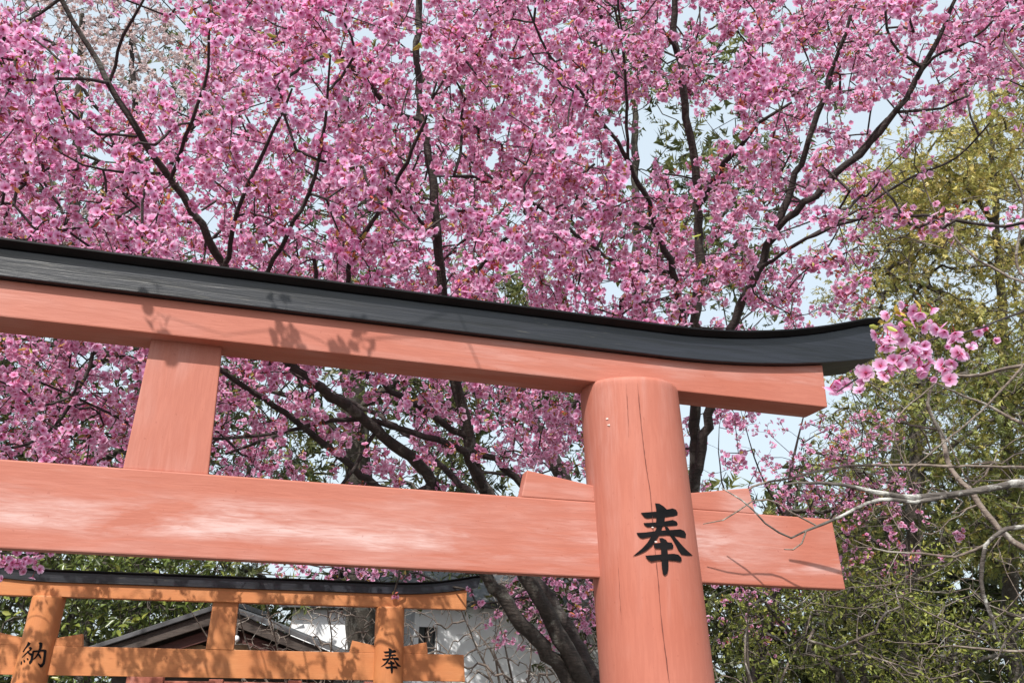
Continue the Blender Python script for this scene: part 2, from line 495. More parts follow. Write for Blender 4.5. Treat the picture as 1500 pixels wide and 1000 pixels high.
gA = Gate(x=-1.292, y=0, yaw=0, half=1.292, lean=.0605, taper=.056, R=.15, zNb=H + .2741, zNt=H + .4788, zSb=H + .8214, zSt=H + .9185, tS=.0617,
          xSe=1.906, xNe=1.905, tN=.024, tst=.016, wt=.088, wb=.0995, wl=.205, wh=.075, ptop=.004, lift0=1.36, xC=2.092, liftb=.080, liftt=.128, zCt=H + 1.010)
gB = Gate(x=-1.257, y=5.2308, yaw=-.0649, half=1.3195, lean=.0342, taper=.03, R=.12, zNb=H + .01745, zNt=H + .223, zSb=H + .5753, zSt=H + .679, tS=.06,
          xSe=1.927, xNe=1.930, tN=.026, tst=.03, wt=.096, wb=.104, wl=.19, wh=.09, ptop=.003, lift0=1.30, xC=2.015, liftb=.075, liftt=.085, zCt=H + .770)
rootA = make_gate(gA, 'torii_gate', 'large faded vermilion torii gate with a cracked pillar, chalky scuffs on its tie beam', M_verm_x, M_verm_z, M_verm_nuki)
rootB = make_gate(gB, 'torii_gate', 'smaller orange torii gate dappled by tree shade, seen through the faded vermilion gate', M_org_x, M_org_z, M_org_x)
character(gA, 1, KANJI_HO, (900, 720), 7.14, rootA, 'black brush character on the vermilion pillar')
# the far right pillar carries the same character, smaller: fit its window to the photograph
def refit(strokes, box):
    xs = [p[0] for s in strokes for p in s]; ys = [p[1] for s in strokes for p in s]
    x0, x1, y0, y1 = min(xs), max(xs), min(ys), max(ys)
    return [[(150 + 700 * (x - x0) / (x1 - x0), 150 + 700 * (y - y0) / (y1 - y0)) for x, y in s] for s in strokes], box
def character_box(g, sd, strokes, box, parent, label):
    s2, (bx0, by0, bx1, by1) = refit(strokes, box)
    kx = 700 / (bx1 - bx0); ky = 700 / (by1 - by0)
    s3 = [[(x, (y - 150) * kx / ky + 150) for x, y in s] for s in s2]
    character(g, sd, s3, (bx0 - 150 / kx, by0 - 150 / kx), kx, parent, label)
character_box(gB, 1, KANJI_HO, (557.5, 948.5, 588, 986), rootB, 'black brush character on the pillar nearer the white wall')
character_box(gB, -1, KANJI_NO, (30, 939, 68.5, 977), rootB, 'black brush character on the pillar beside the leafy shrub')

# long drying crack and small bruises on the near pillar
def strip(g, sd, path, w, parent, name, label):
    P = np.array([g.hit(sd, x, y, .0006) for x, y in path])
    P = spline(P, .012)
    V = []
    for i, p in enumerate(P):
        ww = w * (.55 + .9 * random.random()) * (1 if 2 < i < len(P) - 3 else .3)
        a = math.atan2(p[1], p[0] - g.centre(sd, p[2])) + random.gauss(0, .0015)
        r = g.rad(p[2]) + .0006
        for s in (-1, 1):
            aa = a + s * ww / r
            V.append((g.centre(sd, p[2]) + r * 1.003 * math.cos(aa), r * 1.003 * math.sin(aa), p[2]))
    Fc = [[2 * i, 2 * i + 1, 2 * i + 3, 2 * i + 2] for i in range(len(P) - 1)]
    o = link_local(name, np_mesh(name, np.array(V), np.array(Fc)), M_crack, parent)
    o['label'] = label
# small flakes where the paint has lifted
M_chip = plain('bare_chip', (.60, .50, .46), (.72, .62, .58), 40, .8, .0005)
def chips(pts, parent):
    for cx, cy, rx, ry in pts:
        n = 7
        V = [gA.hit(1, cx, cy, .0030)] + [gA.hit(1, cx + rx * math.cos(a) * random.uniform(.5, 1.2), cy + ry * math.sin(a) * random.uniform(.5, 1.2), .0026) for a in np.arange(n) * 2 * math.pi / n]
        Fc = [[0, 1 + i, 1 + (i + 1) % n] for i in range(n)]
        link_local('paint_flake', np_mesh('paint_flake', np.array(V), np.array(Fc)), M_chip, parent)
chips([(889, 613, 3, 1.8), (892, 622, 2.4, 1.5), (956, 772, 2.4, 1.2), (961, 793, 2.2, 1.2)], rootA)
strip(gA, 1, [(934, 562), (939, 620), (946, 680), (953, 725), (958, 790), (964, 850), (968, 900), (974, 950), (983, 1020), (992, 1100)], .0010, rootA, 'crack', 'long thin drying crack down the pillar')
strip(gA, 1, [(905, 815), (907, 850), (909, 885), (911, 915)], .0006, rootA, 'crack', 'short hairline crack low on the pillar')
strip(gA, 1, [(917, 562), (919, 590), (921, 640)], .0006, rootA, 'crack', 'faint hairline at the top of the pillar')

# ------------------------------------------------------------------ flower and leaf templates
def flower_template(openness, detail):
    "unit-radius blossom facing +z: V, triangles, shade (0 centre .. 1 tip), part id (0 petal, 1 eye, 2 stalk)"
    V, Tr, S, Pid = [], [], [], []
    for k in range(5):
        a0 = k * 2 * math.pi / 5
        def P(r, w, up):
            e = openness
            x, y = r * math.cos(e), w
            z = r * math.sin(e) + up
            return (x * math.cos(a0) - y * math.sin(a0), x * math.sin(a0) + y * math.cos(a0), z)
        o = len(V)
        if detail:
            pts = [(.06, 0, 0, 0), (.52, .40, .07, .60), (.52, -.40, .07, .60), (.88, .30, .02, 1), (.91, 0, -.04, 1), (.88, -.30, .02, 1), (.5, 0, -.03, .50)]
            for r, w_, u, s in pts: V.append(P(r, w_, u)); S.append(s); Pid.append(0)
            Tr += [[o, o + 1, o + 6], [o, o + 6, o + 2], [o + 6, o + 1, o + 3], [o + 6, o + 3, o + 4], [o + 6, o + 4, o + 5], [o + 6, o + 5, o + 2]]
        else:
            pts = [(.06, 0, 0, 0), (.64, .42, .05, .7), (.95, 0, -.02, 1), (.64, -.42, .05, .7)]
            for r, w_, u, s in pts: V.append(P(r, w_, u)); S.append(s); Pid.append(0)
            Tr += [[o, o + 1, o + 2], [o, o + 2, o + 3]]
    # eye: a little raised star of stamens
    o = len(V)
    V.append((0, 0, .30)); S.append(.3); Pid.append(1)
    if not detail: V.pop(); S.pop(); Pid.pop()
    n = 5 if detail else 0
    for i in range(n):
        a = i * 2 * math.pi / n + .3
        V.append((.17 * math.cos(a), .17 * math.sin(a), .05)); S.append(0); Pid.append(1)
    for i in range(n): Tr.append([o, o + 1 + i, o + 1 + (i + 1) % n])
    # calyx and stalk behind
    o = len(V)
    V += [(.09, 0, -.02), (-.05, .08, -.02), (-.05, -.08, -.02), (.02, 0, -1.3)]; S += [0] * 4; Pid += [2] * 4
    Tr += [[o, o + 1, o + 3], [o + 1, o + 2, o + 3], [o + 2, o, o + 3]]
    return np.array(V), np.array(Tr), np.array(S), np.array(Pid)

def leaf_template(fold=.18):
    V = [(0, 0, 0), (.35, .20, fold * .6), (.35, -.20, fold * .6), (.45, 0, -.02), (.78, .13, fold * .3), (.78, -.13, fold * .3), (1, 0, -.06)]
    T = [[0, 3, 1], [0, 2, 3], [1, 3, 4], [3, 2, 5], [3, 6, 4], [3, 5, 6]]
    return np.array(V), np.array(T)

def spray_template(n, length, width, seed, planar=.25):
    "a small flat spray of narrow leaflets on both sides of a stem"
    r = np.random.default_rng(seed); V, T = [], []
    for i in range(n):
        t = (i + .5) / n
        s = 1 if i % 2 else -1
        base = np.array([t * .9, 0, -.12 * t * t])
        a = s * r.uniform(.5, 1.0)
        d = np.array([math.cos(a), math.sin(a), r.normal(0, planar)])
        L = length * (1 - .5 * t) * r.uniform(.7, 1.2)
        pr = np.array([-d[1], d[0], r.normal(0, .4)]) * width
        o = len(V)
        V += [base + pr, base + d * L, base - pr]
        T += [[o, o + 1, o + 2]]
    return np.array(V), np.array(T)

def frames(Nn, roll=None):
    "rotation matrices whose z column is Nn"
    Nn = Nn / (np.linalg.norm(Nn, axis=1)[:, None] + 1e-9)
    a = rng.uniform(0, 2 * np.pi, len(Nn)) if roll is None else roll
    ref = np.where(np.abs(Nn[:, 2:3]) < .9, np.array([[0, 0, 1.]]), np.array([[1., 0, 0]]))
    u = np.cross(ref, Nn); u /= np.linalg.norm(u, axis=1)[:, None]
    v = np.cross(Nn, u)
    u2 = np.cos(a)[:, None] * u + np.sin(a)[:, None] * v
    v2 = np.cross(Nn, u2)
    return np.stack([u2, v2, Nn], 2)

def stamp(TV, TT, pos, Rm, scale):
    "copies of a template as one vertex and triangle array"
    n, m = len(pos), len(TV)
    V = np.einsum('nij,mj->nmi', Rm, TV) * scale[:, None, None] + pos[:, None, :]
    T = TT[None] + (np.arange(n) * m)[:, None, None]
    return V.reshape(-1, 3), T.reshape(-1, 3)

PINK_C, PINK_M, PINK_T = np.array([.56, .09, .24]), np.array([.88, .45, .72]), np.array([.95, .75, .90])
def petal_cols(S, Pid, n, deep):
    "per-vertex colours for n blossoms; deep (n,) in 0..1 makes a blossom darker and redder"
    s = S[None, :, None]
    c = np.where(s < .5, PINK_C + (PINK_M - PINK_C) * (s / .5), PINK_M + (PINK_T - PINK_M) * ((s - .5) / .5))
    c = np.repeat(c, n, 0)
    dp = deep[:, None, None]
    c = c * (1 - dp) + c * np.array([.94, .62, .78]) * dp
    c = c * rng.uniform(.88, 1.10, (n, 1, 1))
    eye = np.array([.45, .05, .12]); stalk = np.array([.36, .07, .06])
    c[:, Pid == 1] = eye * rng.uniform(.7, 1.3, (n, 1, 1)); c[:, Pid == 2] = stalk * rng.uniform(.7, 1.5, (n, 1, 1))
    return np.clip(c, 0, .9).reshape(-1, 3)

TEMPL = {(o, d): flower_template(o, d) for o in (.22, .50, .80, 1.18) for d in (0, 1)}
OPEN = (.22, .50, .80, 1.18)

# ------------------------------------------------------------------ growing twigs from limbs to tips
def grow(skel_pts, tips, sag=.06, wig=.10):
    "join every tip to the nearest wood already there; returns nodes, parents and subtree sizes"
    n0 = len(skel_pts)
    cap = n0 + 2 * len(tips) + 5
    N = np.zeros((cap, 3)); N[:n0] = skel_pts
    par = np.full(cap, -1); cnt = n0
    d0 = np.full(len(tips), 1e9)
    for a in range(0, n0, 40):
        d0 = np.minimum(d0, np.min(np.linalg.norm(tips[:, None] - skel_pts[None, a:a + 40], axis=2), axis=1))
    tipnode = []
    for i in np.argsort(d0):
        t = tips[i]
        dd = np.linalg.norm(N[:cnt] - t, axis=1)
        j = int(np.argmin(dd)); L = dd[j]
        mid = (N[j] + t) / 2 + rng.normal(0, 1, 3) * L * wig + np.array([0, 0, sag * L])
        N[cnt] = mid; par[cnt] = j; N[cnt + 1] = t; par[cnt + 1] = cnt
        tipnode.append(cnt + 1); cnt += 2
    N, par = N[:cnt], par[:cnt]
    w = np.zeros(cnt); w[tipnode] = 1
    for i in range(cnt - 1, n0 - 1, -1):
        w[par[i]] += w[i]
    return N, par, w, n0, np.array(tipnode)

def twig_mesh(N, par, w, n0, r0, rmax, pw=.45, sides=4):
    idx = np.arange(n0, len(N)); p = par[idx]
    A, B = N[p], N[idx]
    rB = np.minimum(r0 * np.maximum(w[idx], 1) ** pw, rmax)
    rA = np.where(p >= n0, np.minimum(r0 * np.maximum(w[p], 1) ** pw, rmax), rB * 1.15)
    rA = np.minimum(rA, rB * 1.5)
    T = B - A; L = np.linalg.norm(T, axis=1)[:, None] + 1e-9
    Rm = frames(T / L, np.zeros(len(T)))
    a = np.arange(sides) * 2 * np.pi / sides
    c = np.stack([np.cos(a), np.sin(a), np.zeros(sides)], 1)
    off = np.einsum('nij,mj->nmi', Rm, c)
    V = np.concatenate([A[:, None] + off * rA[:, None, None], B[:, None] + off * rB[:, None, None]], 1)
    k = np.arange(sides)
    q = np.stack([k, (k + 1) % sides, sides + (k + 1) % sides, sides + k], 1)
    Fc = q[None] + (np.arange(len(T)) * 2 * sides)[:, None, None]
    return V.reshape(-1, 3), Fc.reshape(-1, 4)

def limb(rows, step=.06, sides=8, jit=.006):
    "rows of (px, py, depth, width in px) -> path and radii"
    R_ = np.array([[*at(x, y, d), .5 * wpx * d / F_PX] for x, y, d, wpx in rows])
    S = spline(R_, step)
    S[1:-1, :3] += rng.normal(0, jit, (len(S) - 2, 3)) * np.clip(S[1:-1, 3:] / .02, .3, 1.2)
    return S

# ------------------------------------------------------------------ the big pink cherry
CH = [  # traced limbs: (px, py, depth, width px)
    ('stem', [(930, 1190, 5.05, 40), (902, 1115, 5.0, 34), (862, 1042, 5.0, 30), (822, 980, 5.0, 27), (765, 912, 4.95, 25), (714, 845, 4.9, 21), (676, 775, 4.85, 20), (636, 712, 4.8, 20), (610, 677, 4.75, 20), (552, 630, 4.6, 19), (495, 588, 4.4, 18), (423, 533, 4.1, 17), (362, 460, 3.8, 15), (326, 392, 3.6, 14), (282, 312, 3.45, 13), (240, 248, 3.35, 12), (200, 192, 3.25, 11), (160, 122, 3.2, 10), (122, 58, 3.15, 9), (84, -4, 3.1, 8), (40, -90, 3.05, 6)]),
    ('stem', [(936, 1190, 5.05, 42), (918, 1125, 5.0, 36), (888, 1060, 5.0, 33), (846, 982, 5.0, 30), (804, 905, 5.0, 27), (770, 845, 5.0, 24), (735, 770, 5.0, 23), (711, 719, 5.0, 23), (698, 690, 5.0, 23), (685, 632, 4.95, 21), (668, 562, 4.9, 19), (655, 485, 4.85, 18), (648, 425, 4.8, 17), (638, 330, 4.75, 16), (628, 240, 4.7, 14), (614, 150, 4.65, 13), (612, 60, 4.6, 12), (618, -60, 4.6, 10), (625, -180, 4.6, 7)]),
    ('stem', [(940, 1190, 5.1, 40), (955, 1090, 5.1, 30), (975, 960, 5.1, 26), (1000, 820, 5.1, 23), (1014, 716, 5.1, 21), (1019, 640, 5.1, 20), (1018, 560, 5.05, 18), (1020, 470, 5.0, 17), (1025, 380, 4.95, 16), (1020, 265, 4.9, 14), (1004, 155, 4.8, 13), (988, 40, 4.7, 11), (984, -80, 4.6, 8)]),
    ('limb', [(940, 1190, 5.1, 34), (912, 1070, 5.25, 28), (866, 980, 5.4, 25), (830, 915, 5.5, 23), (786, 850, 5.6, 20), (745, 790, 5.7, 17), (700, 735, 5.8, 14), (655, 690, 5.9, 12), (600, 640, 6.0, 10), (520, 590, 6.1, 8), (440, 560, 6.2, 6)]),
    ('limb', [(636, 712, 4.8, 16), (590, 722, 4.7, 15), (540, 704, 4.6, 15), (495, 666, 4.5, 14), (446, 627, 4.35, 13), (400, 593, 4.2, 12), (328, 546, 4.0, 11), (250, 500, 3.8, 11), (160, 440, 3.6, 9), (92, 380, 3.4, 7), (20, 300, 3.3, 5)]),
    ('limb', [(772, 845, 5.0, 18), (790, 760, 5.1, 16), (766, 711, 5.1, 15), (700, 655, 5.0, 13), (622, 602, 4.8, 14), (560, 565, 4.6, 12), (505, 520, 4.4, 10), (470, 450, 4.2, 9), (460, 380, 4.1, 8)]),
    ('limb', [(711, 719, 5.0, 20), (681, 664, 4.8, 15), (640, 645, 4.7, 13), (552, 619, 4.6, 11), (470, 617, 4.5, 9), (400, 640, 4.4, 7), (330, 665, 4.35, 5)]),
    ('limb', [(1014, 716, 5.1, 22), (1036, 610, 5.0, 19), (1058, 520, 4.9, 18), (1082, 455, 4.8, 17), (1108, 398, 4.7, 16), (1130, 345, 4.6, 15), (1146, 312, 4.55, 15), (1168, 255, 4.5, 12), (1192, 185, 4.4, 11), (1218, 110, 4.3, 9), (1238, 50, 4.2, 7), (1262, -30, 4.1, 5)]),
    ('limb', [(1130, 345, 4.6, 13), (1180, 298, 4.45, 14), (1240, 242, 4.3, 14), (1290, 192, 4.2, 13), (1328, 145, 4.1, 12), (1352, 102, 4.05, 11), (1375, 55, 4.0, 9), (1396, 10, 3.95, 7), (1420, -60, 3.9, 5)]),
    ('limb', [(1018, 560, 5.05, 17), (1000, 470, 4.8, 15), (985, 400, 4.6, 14), (968, 345, 4.5, 12), (944, 285, 4.4, 11), (920, 240, 4.3, 10), (904, 208, 4.2, 8), (888, 186, 4.15, 7), (852, 136, 4.0, 6), (804, 80, 3.9, 5), (772, 8, 3.8, 4)]),
    ('limb', [(1022, 300, 4.92, 13), (1052, 255, 4.7, 12), (1090, 205, 4.5, 9), (1112, 180, 4.4, 7), (1160, 150, 4.3, 5)]),
    ('limb', [(920, 240, 4.3, 7), (918, 150, 4.1, 6), (913, 80, 4.0, 5), (900, 10, 3.9, 4)]),
    ('limb', [(505, 520, 4.4, 11), (512, 384, 3.9, 10), (540, 332, 3.8, 9), (576, 276, 3.7, 8), (604, 220, 3.6, 7), (620, 180, 3.55, 6), (640, 120, 3.5, 4)]),
    ('limb', [(362, 460, 3.8, 12), (392, 396, 3.5, 9), (440, 308, 3.3, 8), (468, 232, 3.2, 7), (480, 132, 3.1, 5), (484, 80, 3.05, 4)]),
    ('limb', [(326, 392, 3.6, 11), (352, 296, 3.4, 8), (380, 232, 3.3, 7), (420, 150, 3.2, 5), (428, 130, 3.2, 4)]),
    ('limb', [(308, 0, 3.0, 6), (400, -140, 2.7, 6), (470, -240, 2.3, 5), (520, -330, 2.0, 4), (560, -420, 1.8, 3)]),
    ('limb', [(250, 262, 3.37, 8), (280, 180, 3.2, 7), (304, 100, 3.1, 6), (308, 0, 3.0, 5), (312, -60, 3.0, 4)]),
    ('limb', [(160, 122, 3.2, 7), (120, 116, 3.0, 6), (84, 116, 2.95, 6), (20, 118, 2.9, 5), (-60, 100, 2.85, 4)]),
    ('limb', [(161, 118, 3.2, 7), (180, 52, 3.1, 6), (212, 0, 3.0, 5), (235, -60, 3.0, 4)]),
    ('limb', [(200, 200, 3.25, 6), (144, 196, 3.1, 5), (118, 180, 3.05, 5), (88, 148, 3.0, 4)]),
    ('limb', [(234, 254, 3.35, 6), (180, 252, 3.2, 5), (120, 240, 3.1, 4), (64, 208, 3.0, 3)]),
    ('limb', [(280, 326, 3.45, 6), (224, 316, 3.3, 5), (180, 284, 3.2, 4)]),
    ('limb', [(614, 180, 4.66, 13), (572, 160, 4.3, 12), (548, 132, 4.2, 11), (512, 96, 4.1, 9), (470, 40, 4.0, 6), (450, -20, 3.9, 4)]),
    ('limb', [(640, 340, 4.75, 9), (632, 344, 4.6, 8), (596, 296, 4.4, 6), (560, 240, 4.2, 5)]),
    ('limb', [(655, 500, 4.86, 12), (700, 396, 4.6, 9), (740, 352, 4.5, 8), (772, 324, 4.4, 6), (810, 270, 4.3, 4)]),
    ('limb', [(985, 400, 4.6, 8), (900, 384, 4.5, 7), (804, 312, 4.4, 7), (740, 276, 4.3, 6), (676, 224, 4.2, 4)]),
    ('limb', [(968, 345, 4.5, 8), (900, 308, 4.4, 6), (840, 272, 4.3, 5), (792, 232, 4.2, 4)]),
    ('limb', [(1000, 90, 4.75, 9), (968, 40, 4.6, 8), (940, 10, 4.5, 6), (920, -50, 4.4, 4)]),
    ('limb', [(1240, 242, 4.3, 7), (1310, 165, 4.15, 6), (1330, 163, 4.1, 6), (1380, 158, 4.0, 5), (1420, 140, 3.9, 4)]),
    ('limb', [(1352, 102, 4.05, 6), (1368, 85, 4.0, 6), (1420, 60, 3.8, 5), (1465, 20, 3.7, 4), (1500, -30, 3.6, 3)]),
    ('limb', [(1351, 100, 4.05, 7), (1330, 85, 4.0, 6), (1305, 60, 3.95, 5), (1297, 20, 3.9, 5), (1298, -20, 3.9, 4)]),
    ('limb', [(1108, 398, 4.7, 8), (1180, 350, 4.4, 7), (1260, 322, 4.1, 6), (1340, 316, 3.8, 6), (1400, 322, 3.5, 6), (1460, 332, 3.2, 6), (1520, 330, 2.9, 6), (1560, 380, 2.6, 5), (1520, 440, 2.35, 5), (1440, 478, 2.15, 4), (1390, 490, 2.08, 4), (1340, 508, 2.02, 4), (1290, 530, 1.98, 4), (1258, 552, 1.96, 4), (1226, 574, 1.98, 3)]),
    ('limb', [(1180, 350, 4.4, 6), (1270, 300, 4.3, 5), (1330, 262, 4.2, 5), (1400, 232, 4.1, 4), (1450, 180, 4.0, 3)]),
    ('limb', [(160, 440, 3.6, 8), (120, 560, 3.5, 7), (60, 640, 3.4, 6), (-20, 660, 3.3, 5), (-90, 640, 3.2, 4)]),
    ('limb', [(446, 627, 4.35, 8), (360, 640, 4.2, 7), (240, 640, 3.9, 6), (150, 600, 3.7, 5), (60, 560, 3.5, 4)]),
    ('limb', [(552, 630, 4.6, 8), (470, 740, 4.3, 6), (300, 790, 3.9, 5), (120, 800, 3.5, 5), (30, 812, 3.3, 4), (-40, 800, 3.2, 3)]),
]
base_c = at(934, 1180, 5.07); base_c = np.array([base_c[0] + .06, base_c[1] + .05, 0.0])
cherry = empty('cherry_tree', base_c)
tag(cherry, 'many-stemmed dark cherry tree in full pink blossom behind the vermilion gate', 'tree', 'cherry trees')
top_c = at(934, 1180, 5.07)
tr = spline(np.array([[*(base_c + (0, 0, -.05)), .16], [*(base_c + (0.0, 0, .10)), .135], [*(base_c * .6 + top_c * .4 + np.array([.03, 0, 0])), .118], [*top_c, .120], [*at(932, 1150, 5.07), .105]]), .06)
V, Fc = tube(tr[:, :3], tr[:, 3], 14, .03)
link('trunk', np_mesh('trunk', V, Fc, smooth=True), M_bark_trunk, cherry)
skel = []
for kind, rows in CH:
    S = limb(rows); S[:, 3] *= .84 if kind == 'stem' else .76
    V, Fc = tube(S[:, :3], S[:, 3], 12 if kind == 'stem' else 8, .05)
    link('stem' if kind == 'stem' else 'branch', np_mesh('branch', V, Fc, smooth=True), M_bark_trunk if kind == 'stem' else M_bark, cherry)
    n = len(S); skel.append(S[int(n * (.45 if kind == 'stem' else .2)):, :3])
skel = np.vstack(skel)[::2]

HOLES = [(965, 190, 42), (1075, 75, 18), (1058, 182, 26), (1285, 172, 24), (1190, 352, 22), (1228, 168, 14), (930, 262, 18), (1012, 198, 26), (95, 25, 34), (165, 55, 42), (225, 85, 36), (150, 225, 14), (1070, 445, 22), (1115, 470, 16), (990, 225, 22), (745, 418, 26), (640, 262, 12), (1200, 415, 24)]
def canopy_density(x, y):
    top = 345 + .13 * x if x < 950 else 478
    if y < top + 60:
        xr = np.interp(y, [-300, 0, 60, 110, 150, 200, 260, 330, 400, 480, 560], [1700, 1640, 1570, 1490, 1425, 1320, 1285, 1262, 1255, 1245, 1220])
        if x > xr + 25: return .22 if (285 < y < 340 and x < 1600) else 0
        dn = 1.0 if x < xr - 40 else .45
        if y > 380 and x > 1000: dn *= .75
        if 60 < x < 320 and y < 130: dn *= .22
        if y < -30: dn *= .30
        if x < -40: dn *= .30
    elif y < 720:
        dn = np.interp(x, [-300, 120, 215, 330, 460, 620, 780, 860, 1000, 1130], [.9, .9, .85, .72, .62, .55, .55, .45, .32, 0.0])
        if y > 640: dn *= .7
    elif y < 800: dn = .08 if x < 560 else .03
    else: dn = 0
    for hx, hy, hr in HOLES:
        if (x - hx) ** 2 + (y - hy) ** 2 < (hr * 1.15) ** 2: dn *= .06
    return dn

LIMB_PX = []
for kind, rows in CH[:16]:
    q = spline(np.array([r for r in rows], float), 14.0)
    LIMB_PX.append(q)
LIMB_PX = np.vstack(LIMB_PX)
def hides_limb(x, y, d):
    "would a blossom here hang right before one of the main limbs?"
    dd = np.hypot(LIMB_PX[:, 0] - x, LIMB_PX[:, 1] - y)
    j = int(np.argmin(dd))
    return dd[j] < LIMB_PX[j, 3] * .5 + 12 and d < LIMB_PX[j, 2] + .05

def sample_canopy(n_clumps):
    tips = []
    while len(tips) < n_clumps:
        x, y = rng.uniform(-330, 1800), rng.uniform(-330, 880)
        if rng.random() > canopy_density(x, y): continue
        dmin = np.interp(x, [-300, 0, 700, 1300, 1800], [2.5, 2.5, 2.85, 3.2, 3.2])
        if y > 500: dmin += .5
        if y < -30 and rng.random() < .5: dmin = 4.6
        d = dmin + (6.9 - dmin) * rng.beta(1.25, 1.25)
        tips.append((x, y, d))
    return tips
clumps = sample_canopy(3150)
att = []; att_deep = []
for x, y, d in clumps:
    cd_ = rng.choice([-.12, 0, .12, .3], p=[.3, .35, .25, .1])
    c = at(x, y, d); L = rng.uniform(.10, .30); dirv = rng.normal(0, 1, 3) + np.array([0, 0, .5]); dirv /= np.linalg.norm(dirv)
    for t in np.linspace(-.5, .5, rng.integers(3, 7)):
        q = c + dirv * L * t + rng.normal(0, .018, 3)
        qx, qy, qd = to_px(q)
        if canopy_density(qx, qy) < .07 and rng.random() > .15: continue
        if hides_limb(qx, qy, qd) and rng.random() < .72: continue
        att.append(q); att_deep.append(cd_)
# sprays overhanging the vermilion gate from above, which dapple its beams
for tx, ty in [(420, 484), (430, 494), (500, 500), (540, 508), (246, 460)]:
    q0 = at(tx, ty, 1.0); dr = q0 - CAM; q0 = CAM + dr * ((-.06 - CAM[1]) / dr[1])
    for t in np.linspace(.9, 3.2, 24):
        q = q0 + np.array(sdir) * t
        if to_px(q)[1] < -45: break
    att.append(q + rng.normal(0, .01, 3)); att_deep.append(0.0)
att = np.array(att); att_deep = np.array(att_deep)
N_, par_, w_, n0_, tipn = grow(skel, att, .03, .05)
V, Fc = twig_mesh(N_, par_, w_, n0_, .0012, .0060, .38)
tag(link('twigs', np_mesh('twigs', V, Fc, smooth=True), M_bark, cherry), kind='stuff')

# hand-placed nearest sprays: beyond the cap's end, and under the tie beam
extra = []
for x, y, d, r, n in [(1300, 485, 2.02, 16, 3), (1330, 465, 2.04, 20, 5), (1350, 490, 2.05, 24, 6), (1325, 520, 2.0, 22, 6), (1300, 540, 1.98, 16, 5), (1365, 545, 2.02, 20, 5), (1345, 520, 2.03, 18, 5), (1395, 515, 2.06, 22, 5), (1268, 545, 1.95, 6, 1), (1258, 562, 2.0, 14, 2), (1228, 570, 2.0, 12, 3), (1442, 488, 2.16, 10, 2), (1422, 508, 2.14, 8, 2), (1400, 492, 2.1, 8, 1), (1375, 478, 2.08, 12, 2),
                      (22, 818, 3.25, 22, 26), (48, 822, 3.25, 16, 16), (0, 815, 3.3, 20, 18), (-30, 815, 3.3, 25, 12), (1325, 305, 3.7, 12, 4), (1300, 320, 3.8, 12, 4), (1385, 335, 3.6, 14, 4), (1440, 320, 3.3, 16, 5), (1485, 325, 3.1, 14, 5), (1380, 305, 3.5, 8, 2), (1440, 125, 3.6, 24, 9), (1470, 150, 3.6, 18, 5), (1490, 190, 3.4, 10, 4), (1355, 240, 4.0, 10, 4), (1350, 255, 4.0, 8, 3)]:
    for _ in range(n if d > 2.5 else int(n * 1.5 + .5)):
        extra.append((x + rng.normal(0, r * .6), y + rng.normal(0, r * .6), d + rng.normal(0, .03)))

# blossoms: umbels of three to seven around each tip
def umbels(centres, lo, hi, ped=.026, rad=(.0160, .0235), down=.35, owner=False):
    P, D, R_, own = [], [], [], []
    for ci, c in enumerate(centres):
        for _ in range(rng.integers(lo, hi + 1)):
            v = rng.normal(0, 1, 3); v[2] -= down; v /= np.linalg.norm(v)
            P.append(c + v * ped * rng.uniform(.6, 1.35)); nv = v + rng.normal(0, .45, 3); D.append(nv / np.linalg.norm(nv)); R_.append(rng.uniform(*rad)); own.append(ci)
    if owner: return np.array(P), np.array(D), np.array(R_), np.array(own)
    return np.array(P), np.array(D), np.array(R_)
P1, D1, R1, own = umbels(att, 5, 7, owner=True)
cl_deep = (att_deep[own])
P2 = np.array([at(*e) for e in extra]); v = rng.normal(0, 1, P2.shape) + (CAM - P2) / np.linalg.norm(CAM - P2, axis=1)[:, None] * .9; v[:, 2] -= .25
D2 = v / np.linalg.norm(v, axis=1)[:, None]; R2 = rng.uniform(.0175, .0215, len(P2))
# one open flower facing the viewer's side at the cap's end
P2 = np.vstack([P2, at(1268, 546, 1.93)]); D2 = np.vstack([D2, (CAM - P2[-1]) / np.linalg.norm(CAM - P2[-1]) + np.array([.1, 0, -.1])]); R2 = np.append(R2, .0215)
P, D, R_ = np.vstack([P1, P2]), np.vstack([D1, D2]), np.concatenate([R1, R2])
D /= np.linalg.norm(D, axis=1)[:, None]
px, py, pz = to_px(P)
top_line = np.where(px < 950, 340 + .13 * px, 475)
vis = (px > 5) & (px < 1495) & (py > 5) & ((py < top_line) | ((py > top_line + 170) & (py < 655) & ((px < 200) | (px > 330) & (px < 840))))
vis[-len(P2):] = True
score = np.where(vis, R_ / pz, 0) + np.where(np.arange(len(P)) >= len(P) - len(P2), .002, 0)
near = np.argsort(-score)[:300]
isnear = np.zeros(len(P), bool); isnear[near] = True
oi = rng.choice(4, len(P), p=[.30, .34, .22, .14]); oi[-1] = 0
deep = np.clip(rng.beta(1.6, 2.6, len(P)) + (oi == 3) * .35 + np.concatenate([cl_deep, np.zeros(len(P2))]), 0, 1)
Vs, Ts, Cs, off = [], [], [], 0
for o in range(4):
    for dt in (0, 1):
        sel = (~isnear) & (oi == o) & ((pz < 3.25) == bool(dt))
        if not sel.any(): continue
        TV, TT, S, Pid = TEMPL[(OPEN[o], dt)]
        V, T = stamp(TV, TT, P[sel], frames(D[sel]), R_[sel])
        Vs.append(V); Ts.append(T + off); Cs.append(petal_cols(S, Pid, int(sel.sum()), deep[sel])); off += len(V)
me = np_mesh('blossom_mass', np.vstack(Vs), np.vstack(Ts), np.vstack(Cs), smooth=False)
tag(link('blossom_mass', me, M_petal, cherry), kind='stuff')
NBLOS = len(P)
